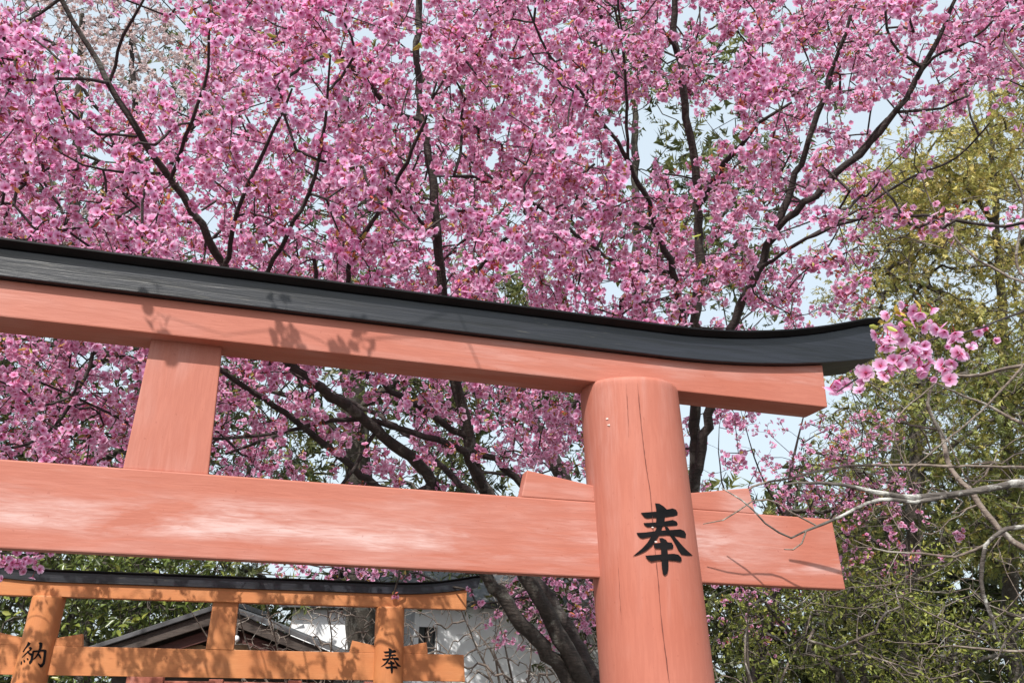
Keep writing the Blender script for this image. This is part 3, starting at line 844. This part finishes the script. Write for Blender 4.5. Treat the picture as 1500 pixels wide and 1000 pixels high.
# nearest blossoms, each on its own: shared meshes in a few tints
varm = {}
for o in range(4):
    for tn, dv in enumerate((.05, .3, .6)):
        TV, TT, S, Pid = TEMPL[(OPEN[o], 1)]
        TV = TV + rng.normal(0, .018, TV.shape)
        m_ = np_mesh('blossom', TV, TT, petal_cols(S, Pid, 1, np.array([dv])), smooth=True)
        m_.materials.append(M_petal); varm[(o, tn)] = m_
Rn = frames(D[near])
inv = Matrix.Translation(-cherry.location)
for i, j in enumerate(near):
    o = bpy.data.objects.new('blossom', varm[(int(oi[j]), min(2, int(deep[j] * 3.2)))])
    col.objects.link(o); o.parent = cherry; o.matrix_parent_inverse = inv
    m4 = Matrix.Identity(4)
    for a in range(3):
        for b in range(3): m4[a][b] = Rn[i][a, b] * R_[j]
        m4[a][3] = P[j][a]
    o.matrix_basis = m4
# young bronze and green leaves among the blossoms
LT = leaf_template()
def leaves(centres, k, size, cols, parent, mat, name='young_leaves', up=.3, tmpl=LT):
    P, D, S_, C = [], [], [], []
    for c in centres:
        for _ in range(k):
            P.append(c + rng.normal(0, .008, 3)); S_.append(rng.uniform(*size))
            C.append(np.array(cols[rng.integers(len(cols))]) * rng.uniform(.7, 1.25))
    P, S_, C = np.array(P), np.array(S_), np.array(C)
    D = rng.normal(0, 1, P.shape); D[:, 2] += up
    Rm = frames(D)
    V, T = stamp(tmpl[0], tmpl[1], P, Rm, S_)
    me = np_mesh(name, V, T, np.repeat(np.clip(C, 0, .9), len(tmpl[0]), 0), smooth=True)
    return tag(link(name, me, mat, parent), kind='stuff')
BRONZE = [(.50, .15, .07), (.46, .10, .07), (.54, .25, .08), (.44, .30, .07), (.40, .38, .08), (.48, .13, .09)]
lc = att[rng.random(len(att)) < .62]
leaves(lc, 3, (.016, .036), BRONZE, cherry, M_leaf)
leaves([at(x, y, d) for x, y, d in [(1296, 470, 2.0), (1312, 464, 2.0), (1285, 478, 1.99), (1340, 448, 2.05), (1318, 460, 2.0), (1000, 335, 3.2), (1012, 345, 3.2), (285, 118, 2.8), (393, 60, 2.8), (484, 88, 2.9), (616, 62, 3.2), (735, 125, 3.2), (1105, 75, 3.2)]], 2, (.028, .046), [(.42, .40, .07), (.50, .38, .08), (.36, .40, .08)], cherry, M_leaf)

# ------------------------------------------------------------------ generic trees made of limbs, twigs and foliage
def rect_points(regs, clump=6, spread=.25):
    out = []
    for x0, y0, x1, y1, d0, d1, n in regs:
        m = max(1, n // clump)
        cx, cy, cdp = rng.uniform(x0, x1, m), rng.uniform(y0, y1, m), rng.uniform(d0, d1, m)
        C = at_arr(cx, cy, cdp)
        out.append((C[:, None] + rng.normal(0, spread, (m, clump, 3)) * np.array([1, 1, .55])).reshape(-1, 3))
    Q = np.vstack(out)
    return Q[Q[:, 2] > .15]

def foliage_tree(name, label, cat, base, limbs, regs, bark_m, leaf_m, tmpl, size, cols, per=3, r0=.003, rmax=.05, clump=6, spread=.25, group=None, up=.4, step=.15, twig_m=None, extra_twigs=None, droop=0.0):
    root = empty(name, (base[0], base[1], 0)); tag(root, label, cat, group)
    sk = []
    for i, rows in enumerate(limbs):
        S = limb(rows, step, 8, .01)
        if i == 0 and S[0][2] > 0.0:
            S = np.vstack([[base[0], base[1], -.05, S[0][3] * 1.35], [base[0] * .5 + S[0][0] * .5, base[1] * .5 + S[0][1] * .5, S[0][2] * .5, S[0][3] * 1.1], S])
        V, Fc = tube(S[:, :3], S[:, 3], 8, .05)
        link('trunk' if i == 0 else 'branch', np_mesh('wood', V, Fc, smooth=True), bark_m, root)
        sk.append(S[:, :3] if i else S[2:, :3])
    A = rect_points(regs, clump, spread)
    N, par, w_, n0, tn = grow(np.vstack(sk), A, .03, .07)
    V, Fc = twig_mesh(N, par, w_, n0, r0, rmax, .42)
    tag(link('twigs', np_mesh('twigs', V, Fc, smooth=True), twig_m or bark_m, root), kind='stuff')
    if tmpl is None: return root, A
    C0 = np.repeat(A, per, 0)
    n = len(C0)
    Pp = C0 + rng.normal(0, size[1] * .6, (n, 3))
    Dn = rng.normal(0, 1, (n, 3)); Dn[:, 2] += up
    sz = rng.uniform(*size, n)
    cc = np.array(cols)[rng.integers(len(cols), size=n)] * rng.uniform(.65, 1.3, (n, 1))
    clv = np.repeat(np.repeat(rng.uniform(.75, 1.2, (len(A) + clump - 1) // clump), clump)[:len(A)], per)[:, None]
    V, T = stamp(tmpl[0], tmpl[1], Pp, frames(Dn), sz)
    me = np_mesh('foliage', V, T, np.repeat(np.clip(cc * clv, 0, .9), len(tmpl[0]), 0), smooth=False)
    tag(link('foliage', me, leaf_m, root), kind='stuff')
    return root, A

SPRAY = spray_template(10, .50, .07, 3)
SPRAY_F = spray_template(9, .6, .09, 5, .4)
OLIVE = [(.44, .38, .11), (.38, .35, .10), (.48, .38, .12), (.31, .31, .09)]
GREEN = [(.24, .26, .07), (.19, .22, .06), (.30, .295, .08), (.15, .18, .05)]
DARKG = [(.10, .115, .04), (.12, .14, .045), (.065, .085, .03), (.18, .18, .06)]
def gp(px, d):
    p = at(px, 900, d); return (p[0], p[1])

# golden-olive conifer filling the upper right
foliage_tree('conifer_tree', 'golden olive conifer with feathery sprays rising behind the cap beam end', 'tree', gp(1480, 11.5),
    [[(1480, 950, 11.5, 22), (1478, 700, 11.5, 19), (1470, 480, 11.5, 14), (1455, 250, 11.5, 8), (1450, 90, 11.5, 3)],
     [(1470, 520, 11.5, 12), (1400, 440, 11, 8), (1300, 400, 10.5, 5)], [(1465, 400, 11.5, 10), (1540, 300, 11, 7), (1620, 260, 11, 4)],
     [(1460, 330, 11.5, 9), (1390, 250, 11.2, 6), (1320, 230, 11, 4)], [(1470, 600, 11.5, 12), (1580, 500, 11, 8), (1680, 460, 10.6, 4)]],
    [(1290, 215, 1740, 560, 9.6, 13, 1050), (1400, 120, 1740, 300, 10, 13, 300), (1235, 250, 1420, 560, 10, 12.5, 560), (1360, 170, 1560, 280, 10, 12.5, 160), (1480, 40, 1740, 140, 10.5, 13, 90)],
    M_bark_far, M_leaf, SPRAY, (.065, .12), OLIVE, 10, .004, .05, 6, .22, 'conifers on the right', droop=.2)
# greener conifer below it
foliage_tree('conifer_tree', 'mid green conifer tangled with bare twigs beside the tie beam end', 'tree', gp(1330, 9.6),
    [[(1330, 980, 9.6, 26), (1335, 800, 9.6, 24), (1345, 640, 9.6, 18), (1350, 480, 9.6, 10)],
     [(1340, 700, 9.6, 9), (1440, 620, 9.3, 6), (1560, 600, 9, 4)], [(1335, 760, 9.6, 9), (1240, 680, 9.4, 6), (1180, 660, 9.2, 4)],
     [(1335, 820, 9.6, 9), (1450, 760, 9.2, 6), (1620, 740, 9, 4)]],
    [(1225, 540, 1740, 830, 8.2, 11.5, 1400), (1330, 460, 1740, 620, 8.6, 11, 300), (1110, 780, 1300, 880, 8.6, 10.5, 160)],
    M_bark_far, M_leaf, SPRAY, (.06, .11), GREEN + [(.30, .26, .07)], 10, .004, .04, 6, .20, 'conifers on the right')
# leafy shrub below the tie beam end
foliage_tree('leafy_shrub', 'yellow green leafy shrub with dark hollows below the tie beam end', 'shrub', gp(1270, 7.6),
    [[(1270, 1120, 7.6, 16), (1268, 1020, 7.6, 13), (1262, 930, 7.6, 8), (1250, 860, 7.6, 4)], [(1268, 1020, 7.6, 10), (1160, 930, 7.5, 6), (1120, 880, 7.4, 4)], [(1268, 1040, 7.6, 10), (1400, 950, 7.4, 6), (1470, 890, 7.3, 4)]],
    [(1050, 850, 1380, 1130, 6.8, 8.6, 900), (1300, 890, 1700, 1130, 6.6, 8.4, 900), (1200, 800, 1400, 900, 7.4, 8.8, 160)],
    M_bark_far, M_leaf, LT, (.034, .062), [(.28, .31, .065), (.22, .26, .055), (.34, .35, .08), (.09, .11, .03)], 7, .0025, .02, 6, .13)
# dark evergreen wall far behind on the right, so the hollows read dark
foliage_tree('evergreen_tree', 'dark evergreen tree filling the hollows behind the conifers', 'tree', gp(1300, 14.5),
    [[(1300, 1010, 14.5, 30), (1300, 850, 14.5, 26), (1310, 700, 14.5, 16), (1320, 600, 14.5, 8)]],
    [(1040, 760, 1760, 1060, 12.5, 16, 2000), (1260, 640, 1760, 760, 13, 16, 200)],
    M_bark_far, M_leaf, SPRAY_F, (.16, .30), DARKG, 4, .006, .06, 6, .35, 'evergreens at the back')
# dark evergreens at the back, left and centre
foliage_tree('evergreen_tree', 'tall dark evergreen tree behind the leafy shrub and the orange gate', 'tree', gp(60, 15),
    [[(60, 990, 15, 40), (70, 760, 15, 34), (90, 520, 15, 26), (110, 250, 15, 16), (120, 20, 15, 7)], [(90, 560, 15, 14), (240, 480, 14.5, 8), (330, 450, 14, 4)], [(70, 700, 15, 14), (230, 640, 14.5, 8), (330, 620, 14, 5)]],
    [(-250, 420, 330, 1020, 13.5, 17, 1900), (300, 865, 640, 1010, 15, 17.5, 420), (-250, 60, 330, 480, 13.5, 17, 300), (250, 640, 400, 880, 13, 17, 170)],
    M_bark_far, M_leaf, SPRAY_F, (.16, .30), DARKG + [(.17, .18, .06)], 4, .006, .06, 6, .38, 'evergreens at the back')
foliage_tree('evergreen_tree', 'stout grey trunked evergreen seen between the two beams of the vermilion gate', 'tree', gp(528, 13),
    [[(528, 990, 13, 44), (528, 820, 13, 42), (524, 660, 13, 38), (512, 520, 13, 30), (500, 330, 13, 20), (505, 120, 13, 10)], [(524, 660, 13, 14), (440, 590, 12.6, 9), (360, 560, 12.2, 5)], [(520, 600, 13, 14), (610, 540, 12.8, 9), (720, 500, 12.4, 5)]],
    [(330, 470, 640, 640, 11.5, 14.5, 170), (390, 650, 560, 730, 12, 14.5, 40), (600, 560, 740, 700, 11.5, 14.5, 70), (400, 100, 720, 470, 12, 15, 160), (560, 690, 700, 860, 12, 15, 90), (690, 400, 770, 560, 11, 13, 110)],
    M_bark_far, M_leaf, SPRAY_F, (.15, .28), DARKG + [(.17, .17, .06)], 4, .006, .06, 6, .32, 'evergreens at the back')
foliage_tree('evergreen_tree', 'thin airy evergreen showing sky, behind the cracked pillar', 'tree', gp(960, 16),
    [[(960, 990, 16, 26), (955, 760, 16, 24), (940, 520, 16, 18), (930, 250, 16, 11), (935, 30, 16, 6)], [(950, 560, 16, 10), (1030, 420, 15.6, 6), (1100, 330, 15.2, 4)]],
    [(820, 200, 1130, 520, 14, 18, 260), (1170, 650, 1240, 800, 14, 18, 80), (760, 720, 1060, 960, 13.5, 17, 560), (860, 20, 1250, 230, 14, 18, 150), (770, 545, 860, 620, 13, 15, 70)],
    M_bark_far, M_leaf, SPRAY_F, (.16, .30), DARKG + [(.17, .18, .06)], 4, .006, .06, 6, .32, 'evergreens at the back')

# second, smaller pink cherry farther back on the right, sparse
def flowering(name, label, base, limbs, regs, deepc, pale, rad, spread, clump=5, lo=3, hi=5, bark_m=M_bark):
    root, A = foliage_tree(name, label, 'tree', base, limbs, regs, bark_m, M_leaf, None, (1, 1), [], r0=.0018, rmax=.009, clump=clump, spread=spread, group='cherry trees')
    P, D, R_ = umbels(A, lo, hi, .03, rad)
    TV, TT, S, Pid = TEMPL[(.50, 0)]
    V, T = stamp(TV, TT, P, frames(D), R_)
    C = petal_cols(S, Pid, len(P), np.clip(rng.normal(deepc, .2, len(P)), 0, 1))
    if pale: C = C * .25 + np.array([.74, .66, .60]) * .75 * rng.uniform(.8, 1.05, (len(C), 1))
    tag(link('blossom_mass', np_mesh('blossom_mass', V, T, np.clip(C, 0, .9)), M_petal, root), kind='stuff')
    leaves(A[::2], 2, (.03, .06), BRONZE, root, M_leaf)
    return root
flowering('cherry_tree', 'sparse small flowered pink cherry farther back between pillar and conifers', gp(1115, 8.6),
    [[(1100, 1010, 8.6, 16), (1122, 930, 8.6, 13), (1140, 860, 8.6, 11), (1150, 760, 8.6, 7), (1163, 670, 8.6, 4), (1182, 590, 8.6, 1.5), (1190, 540, 8.6, .8)], [(1122, 930, 8.6, 7), (1090, 880, 8.5, 6), (1072, 780, 8.4, 4), (1052, 660, 8.3, 1.5), (1058, 600, 8.3, .8)], [(1140, 860, 8.6, 6), (1200, 780, 8.4, 4), (1265, 690, 8.3, 1)], [(1150, 760, 8.6, 4), (1112, 690, 8.5, 2.5), (1085, 600, 8.4, .8)]],
    [(1150, 595, 1330, 760, 7.6, 9.4, 230), (1040, 595, 1160, 780, 7.6, 9.4, 70), (1050, 760, 1330, 860, 7.6, 9.2, 120), (1040, 840, 1120, 930, 7.6, 9, 40)], .55, False, (.022, .028), .14)
flowering('cherry_tree', 'small pink cherry with lichened leaning trunk, seen left of the cracked pillar', gp(870, 7.8),
    [[(905, 985, 7.8, 26), (872, 830, 7.8, 24), (835, 735, 7.8, 24), (822, 697, 7.8, 24), (795, 642, 7.8, 21), (762, 575, 7.8, 17), (735, 500, 7.8, 12), (720, 420, 7.8, 6)], [(795, 642, 7.8, 10), (840, 590, 7.6, 7), (880, 540, 7.5, 4)], [(835, 735, 7.8, 10), (770, 700, 7.6, 7), (700, 690, 7.4, 4)], [(872, 830, 7.8, 10), (800, 850, 7.5, 7), (740, 880, 7.3, 4)]],
    [(720, 560, 880, 720, 7, 8.8, 150), (735, 835, 880, 960, 6.9, 8.3, 150), (380, 815, 620, 850, 7.2, 8.6, 60), (600, 380, 900, 600, 7.2, 8.8, 200)], .5, False, (.022, .028), .14, bark_m=M_bark_trunk)
flowering('cherry_tree', 'pale whitish flowering cherry far behind the pink branches', gp(200, 13.5),
    [[(200, 985, 13.5, 26), (205, 700, 13.5, 22), (215, 400, 13.5, 16), (200, 180, 13.5, 10), (190, 40, 13.5, 5)], [(210, 300, 13.5, 8), (300, 160, 13, 5), (330, 80, 13, 3)], [(205, 240, 13.5, 8), (130, 140, 13, 5), (90, 60, 13, 3)]],
    [(70, -100, 340, 170, 12, 15, 1100), (-150, -100, 90, 60, 12.5, 15, 200), (90, 300, 260, 420, 12.5, 15, 260), (690, 385, 790, 430, 12, 13, 0)], .0, True, (.030, .042), .22, 5, 4, 6)

# ------------------------------------------------------------------ broad glossy shrub behind the orange gate: big leaves one by one
sh_base = gp(120, 11.6)
sh, shA = foliage_tree('laurel_shrub', 'glossy broad leaved evergreen shrub behind the orange gate', 'shrub', sh_base,
    [[(120, 1080, 11.6, 16), (125, 1000, 11.6, 14), (130, 900, 11.6, 9), (128, 830, 11.6, 4)], [(125, 1000, 11.6, 9), (40, 900, 11.4, 5), (0, 850, 11.2, 3)], [(125, 980, 11.6, 9), (220, 900, 11.4, 5), (270, 860, 11.2, 3)]],
    [(-220, 800, 330, 1080, 10.6, 12.6, 1000), (100, 810, 310, 900, 10.8, 12.2, 260)], M_bark_far, M_gloss, LT, (.085, .15), [(.075, .10, .022), (.10, .135, .03), (.05, .07, .018), (.14, .165, .035)], 4, .003, .025, 5, .16)
lm = []
for c in [(.11, .15, .03), (.17, .20, .04), (.075, .10, .025), (.22, .23, .05)]:
    m_ = np_mesh('leaf', LT[0], LT[1], np.tile(np.array(c), (len(LT[0]), 1)), smooth=True); m_.materials.append(M_gloss); lm.append(m_)
inv = Matrix.Translation(-sh.location)
frontA = shA[np.argsort((shA - CAM) @ FWD)][:400]
fx, fy, fz = to_px(frontA)
frontA = frontA[(fx > -20) & (fx < 320) & (fy > 815) & (fy < 1000)]
cnt = 0
for c in frontA:
    for _ in range(3):
        if cnt >= 280: break
        o = bpy.data.objects.new('leaf', lm[random.randrange(4)]); col.objects.link(o); o.parent = sh; o.matrix_parent_inverse = inv
        nv = Vector((random.gauss(0, .6), random.gauss(-.3, .6), random.gauss(.7, .5))).normalized()
        s = random.uniform(.10, .165)
        o.matrix_basis = Matrix.Translation(Vector(c) + Vector((random.gauss(0, .06), random.gauss(-.08, .05), random.gauss(0, .06)))) @ nv.to_track_quat('Z', 'Y').to_matrix().to_4x4() @ Matrix.Rotation(random.uniform(0, 6.28), 4, 'Z') @ Matrix.Scale(s, 4)
        cnt += 1

# ------------------------------------------------------------------ bare lichened tree reaching in from the right, before the gate's end
BARE = [
    [(1700, 1150, 2.75, 70), (1668, 980, 2.72, 58), (1640, 840, 2.7, 48), (1620, 740, 2.68, 40), (1628, 600, 2.7, 34), (1650, 420, 2.7, 26), (1690, 240, 2.7, 16)],
    [(1622, 760, 2.68, 26), (1560, 712, 2.62, 22), (1500, 705, 2.6, 15), (1472, 710, 2.58, 14), (1426, 720, 2.56, 12), (1372, 727, 2.53, 11), (1318, 726, 2.5, 10), (1264, 717, 2.48, 8), (1231, 710, 2.46, 6), (1185, 706, 2.45, 5), (1150, 709, 2.44, 3)],
    [(1385, 727, 2.53, 9), (1339, 735, 2.5, 8), (1289, 732, 2.47, 7), (1253, 744, 2.45, 6), (1210, 766, 2.43, 5), (1181, 777, 2.42, 4), (1158, 787, 2.41, 4), (1120, 766, 2.4, 3.2), (1087, 732, 2.4, 3), (1057, 714, 2.4, 2)],
    [(1181, 777, 2.42, 3), (1174, 795, 2.41, 3), (1163, 804, 2.41, 2.6), (1149, 804, 2.4, 2.2)],
    [(1195, 769, 2.43, 3.4), (1156, 748, 2.42, 3), (1124, 730, 2.41, 3), (1102, 733, 2.4, 2.6), (1059, 762, 2.4, 2.4), (1030, 767, 2.4, 1.6)],
    [(1622, 700, 2.68, 10), (1560, 690, 2.9, 7), (1498, 684, 3.0, 5), (1400, 682, 3.05, 5), (1318, 681, 3.08, 5), (1231, 683, 3.1, 4.5), (1174, 696, 3.1, 4), (1102, 712, 3.1, 4), (1085, 728, 3.1, 3)],
    [(1630, 800, 2.7, 12), (1560, 770, 2.8, 9), (1500, 771, 2.85, 8), (1473, 775, 2.85, 8), (1444, 798, 2.85, 8), (1438, 827, 2.85, 8), (1440, 870, 2.85, 7), (1451, 899, 2.85, 7), (1463, 939, 2.85, 4)],
    [(1630, 880, 2.7, 14), (1560, 840, 3.2, 11), (1500, 802, 3.4, 11), (1462, 773, 3.5, 11), (1426, 726, 3.6, 10), (1393, 687, 3.7, 9), (1381, 640, 3.8, 8), (1360, 590, 3.8, 6), (1375, 540, 3.8, 4)],
    [(1640, 560, 2.7, 10), (1560, 548, 2.9, 7), (1500, 535, 3.0, 7), (1440, 548, 3.1, 6), (1400, 550, 3.1, 5), (1370, 542, 3.15, 3)],
    [(1500, 535, 3.0, 5), (1440, 600, 3.0, 4), (1380, 650, 3.0, 3), (1330, 690, 3.0, 2)],
    [(1630, 640, 2.7, 9), (1500, 620, 3.2, 6), (1440, 590, 3.3, 5), (1400, 575, 3.3, 4), (1370, 560, 3.3, 3)],
    [(1372, 560, 3.3, 2.5), (1310, 620, 3.3, 3), (1330, 690, 3.3, 3), (1340, 720, 3.3, 2)],
    [(1640, 940, 2.7, 9), (1560, 900, 2.9, 6), (1500, 905, 3.0, 5), (1480, 925, 3.0, 5), (1460, 965, 3.0, 3)],
    [(1650, 1010, 2.7, 9), (1560, 960, 3.0, 6), (1470, 952, 3.1, 4.5), (1395, 945, 3.1, 3)],
    [(1640, 480, 2.7, 9), (1560, 440, 3.1, 6), (1490, 390, 3.3, 5), (1500, 300, 3.3, 4), (1480, 250, 3.3, 3)],
    [(1560, 440, 3.1, 5), (1470, 400, 3.3, 4.5), (1420, 370, 3.4, 4), (1370, 310, 3.5, 3), (1350, 260, 3.5, 2)],
    [(1444, 798, 2.85, 5), (1400, 815, 2.9, 4.5), (1350, 810, 2.95, 4), (1300, 808, 3.0, 3), (1250, 790, 3.0, 2)],
    [(1690, 300, 2.7, 9), (1600, 200, 3.0, 6), (1510, 110, 3.3, 5), (1470, 60, 3.4, 4)],
]
bx = at(1700, 1150, 2.75)
bare = empty('bare_tree', (bx[0] + .05, bx[1], 0))
tag(bare, 'leafless tree with white lichened branches reaching in front of the tie beam end', 'tree')
sk = []
for i, rows in enumerate(BARE):
    S = limb(rows, .035, 8, .004)
    if i: S[:, 3] *= .82
    if i == 0: S = np.vstack([[bare.location.x, bare.location.y, -.05, .10], [bare.location.x, bare.location.y, .6, .085], S])
    V, Fc = tube(S[:, :3], S[:, 3], 10 if i < 2 else 7, .07)
    link('trunk' if i == 0 else 'branch', np_mesh('wood', V, Fc, smooth=True), M_bark_pale if i in (1, 2, 6, 12) else M_twig, bare)
    if i not in (0, 3): sk.append(S[::2, :3])
A = rect_points([(1190, 480, 1640, 1000, 2.9, 4.8, 420), (1300, 200, 1600, 520, 3.2, 4.2, 60), (1180, 640, 1320, 760, 2.7, 3.4, 20)], 2, .10)
N, par, w_, n0, tn = grow(np.vstack(sk), A, .02, .09)
V, Fc = twig_mesh(N, par, w_, n0, .0008, .0045, .4)
tag(link('twigs', np_mesh('twigs', V, Fc, smooth=True), M_twig, bare), kind='stuff')

# dry leafless thickets in front of the buildings
def thicket(label, px, d, regs, n_stems, spread_px, bark_m=M_twig):
    b = gp(px, d)
    limbs = []
    for i in range(n_stems):
        o = rng.normal(0, 1)
        limbs.append([(px + rng.normal(0, 10), 1150, d, 6), (px + o * spread_px * .3, 1040, d + rng.normal(0, .1), 4.5), (px + o * spread_px * .7 + rng.normal(0, 12), 950, d + rng.normal(0, .2), 2.6), (px + o * spread_px, 850 + rng.uniform(0, 60), d + rng.normal(0, .3), .8)])
    foliage_tree('bare_shrub', label, 'shrub', b, limbs, regs, bark_m, None, None, (1, 1), [], r0=.0022, rmax=.012, clump=3, spread=.16, group='leafless thickets')
thicket('grey brown leafless thicket before the white walled house', 770, 8.6, [(700, 830, 900, 1100, 7.4, 9.4, 700), (575, 880, 720, 1080, 8.0, 9.4, 190)], 7, 80)
thicket('tangle of leafless twigs before the dark gabled roof', 450, 8.1, [(350, 875, 570, 1000, 7.7, 8.4, 430)], 6, 90)
thicket('thin leafless shrub among the leafy shrubs beside the cracked pillar', 1100, 6.8, [(1040, 830, 1240, 1040, 6.2, 7.4, 60), (1250, 820, 1480, 1020, 5.8, 7.0, 60)], 4, 60)

# ------------------------------------------------------------------ buildings
def plate(name, bm, mat, parent): return link(name, bm_mesh(name, bm), mat, parent)

# white-walled house with a small dark window
h0 = at(606, 1000, 13.5); h1 = at(780, 1000, 14.5); htop = at(640, 880, 13.6)[2]
ang = math.atan2(h1[1] - h0[1], h1[0] - h0[0])
house = empty('house', (h0[0], h0[1], 0)); house.rotation_euler.z = ang
tag(house, 'white plastered house wall with small dark window behind the leafless thicket', 'house')
L = 4.6
def hp(name, mat, *a, bev=.01): return link_local(name, bm_mesh(name, box_bm(*a, bev)), mat, house)
def hx(px): # position along the wall under a pixel column
    o = np.array([h0[0], h0[1]]); u = np.array([math.cos(ang), math.sin(ang)]); n = np.array([-u[1], u[0]])
    d = at(px, 940, 1.0) - CAM
    t = ((o - CAM[:2]) @ n) / (d[:2] @ n); q = CAM + d * t
    return (q[:2] - o) @ u, t
def hz(px, py): 
    x, t = hx(px); return at(px, py, 1.0)[2] * 1.0 if False else (CAM + (at(px, py, 1.0) - CAM) * t)[2]
wx0, wx1 = hx(613)[0], hx(641)[0]; wz0, wz1 = hz(627, 957), hz(627, 917); eave = hz(640, 884)
x_l = hx(606)[0]
hp('wall', M_plaster, x_l, wx0, 0, .18, 0, eave); hp('wall', M_plaster, wx1, L, 0, .18, 0, eave)
hp('wall', M_plaster, wx0, wx1, 0, .18, 0, wz0, bev=0); hp('wall', M_plaster, wx0, wx1, 0, .18, wz1, eave, bev=0)
hp('wall', M_plaster, x_l, x_l + .18, .18, 4, 0, eave); hp('wall', M_plaster, L - .18, L, .18, 4, 0, eave); hp('wall', M_plaster, x_l, L, 4, 4.18, 0, eave)
win = hp('window', M_dark_wood, wx0 - .02, wx1 + .02, -.03, .02, wz0 - .05, wz0)
link_local('pane', bm_mesh('pane', box_bm(wx0, wx1, .10, .12, wz0, wz1, 0)), M_glass, win)
link_local('frame', bm_mesh('frame', box_bm((wx0 + wx1) / 2 - .015, (wx0 + wx1) / 2 + .015, .07, .10, wz0, wz1, 0)), M_dark_wood, win)
bm = prism_bm([(x_l - .5, -.25, eave - .02), (x_l - .5, 2.1, eave + 1.0), (x_l - .5, 4.75, eave - .02), (x_l - .5, 4.75, eave + .08), (x_l - .5, 2.1, eave + 1.12), (x_l - .5, -.25, eave + .08)],
              [(L + .5, -.25, eave - .02), (L + .5, 2.1, eave + 1.0), (L + .5, 4.75, eave - .02), (L + .5, 4.75, eave + .08), (L + .5, 2.1, eave + 1.12), (L + .5, -.25, eave + .08)], .01)
link_local('roof', bm_mesh('roof', bm), M_roof, house)

# small shrine hall: a gable facing the path, dark boards, red beam and gilt carving
d0 = 8.9
ap = at(338, 893, d0); lf = at(160, 958, d0); rt = at(530, 946, d0)
s0 = np.array([ap[0], ap[1]])
hall = empty('shrine_hall', (s0[0], s0[1], 0)); hall.rotation_euler.z = -.22
tag(hall, 'dark gabled shrine hall with red bargeboard and gilt carving behind the orange gate', 'shrine hall')
zA, zL, wL, wR = ap[2], lf[2], 1.31, 1.31
zE = zL - .02
def rp(name, mat, pf, y0, y1, bev=.006): return link_local(name, bm_mesh(name, prism_bm([(x, y0, z) for x, z in pf], [(x, y1, z) for x, z in pf], bev)), mat, hall)
for s in (-1, 1):
    pf = [(0, zA), (s * wL, zE), (s * wL, zE + .045), (0, zA + .05)]
    rp('roof', M_roof, pf, -.35, 1.5)
    pf = [(0, zA - .004), (s * (wL - .03), zE - .004), (s * (wL - .03), zE - .10), (0, zA - .13)]
    rp('bargeboard', M_dark_wood, pf, -.30, -.25)
    pf = [(s * .02, zA - .16), (s * (wL - .15), zE - .10), (s * (wL - .15), zE - .18), (s * .02, zA - .27)]
    rp('bargeboard', M_red_wood, pf, -.20, -.16)
rp('ridge', M_roof, [(-.08, zA + .03), (.08, zA + .03), (.06, zA + .09), (-.06, zA + .09)], -.38, 1.5)
rp('gable_wall', M_dark_wood, [(-1.16, zE - .02), (1.16, zE - .02), (0, zA - .08)], .05, .10, .0)
rp('wall', M_dark_wood, [(-1.10, 0), (1.10, 0), (1.10, zE - .021), (-1.10, zE - .021)], .06, 1.4)
rp('beam', M_red_wood, [(-1.13, zE - .16), (1.13, zE - .16), (1.13, zE - .04), (-1.13, zE - .04)], -.06, .04)
rp('carving', M_gold, [(-.04, zE + .12), (.10, zE + .17), (.28, zE + .14), (.46, zE + .08), (.60, zE + .00), (.44, zE - .005), (.30, zE + .04), (.12, zE + .06), (.02, zE + .03), (-.10, zE + .04)], -.12, -.07)
rp('carving', M_gold, [(-.55, zE + .02), (-.40, zE + .09), (-.22, zE + .12), (-.10, zE + .08), (-.24, zE + .04), (-.40, zE + .0)], -.12, -.07)
bm = bmesh.new(); bmesh.ops.create_uvsphere(bm, u_segments=16, v_segments=10, radius=.035)
for v_ in bm.verts: v_.co += Vector((.16, -.30, zE + .17))
link_local('round_lamp', bm_mesh('round_lamp', bm, True), M_white, hall)
rp('lamp_arm', M_dark_wood, [(.15, zE + .19), (.17, zE + .19), (.17, zE + .30), (.15, zE + .30)], -.31, -.16, 0)
# grey side hall roof behind it
sd0 = at(466, 940, 13.0)
side = empty('side_building', (sd0[0], sd0[1], 0)); side.rotation_euler.z = -.2
tag(side, 'pale grey boarded side building between the gabled roof and white house', 'building')
za, zb = at(466, 920, 13.0)[2], at(466, 890, 13.0)[2]
link_local('wall', bm_mesh('wall', box_bm(-.42, .48, 0, 1.6, 0, zb, .01)), M_plaster, side)
link_local('roof', bm_mesh('roof', prism_bm([(-.6, -.2, zb + .001), (.62, -.2, zb + .001), (.62, -.2, zb + .08), (-.6, -.2, zb + .08)], [(-.6, 1.8, zb + .4), (.62, 1.8, zb + .4), (.62, 1.8, zb + .48), (-.6, 1.8, zb + .48)], .01)), M_roof, side)

# ------------------------------------------------------------------ low vermilion fence beyond the orange gate
f0 = at(187, 992, 7.5); f1 = at(640, 997, 8.1)
fang = math.atan2(f1[1] - f0[1], f1[0] - f0[0]); fl = math.hypot(f1[0] - f0[0], f1[1] - f0[1])
fence = empty('fence', (f0[0], f0[1], 0)); fence.rotation_euler.z = fang
tag(fence, 'low vermilion post and rail fence just beyond the orange gate', 'fence')
zt = f0[2]
for i in range(5):
    x = i * fl / 4
    link_local('post', bm_mesh('post', box_bm(x, x + .30 if i == 0 else x + .12, -.06, .06, 0, zt + (.012 if i == 0 else -.001), .006)), M_verm_z, fence)
for z in (zt - .11, zt - .60):
    link_local('rail', bm_mesh('rail', box_bm(.301, fl, -.035, .035, z, z + .09, .005)), M_verm_x, fence)
print('blossoms', NBLOS, 'tips', len(att), 'tris', sum(len(m.loops) - 2 * len(m.polygons) for m in bpy.data.meshes))
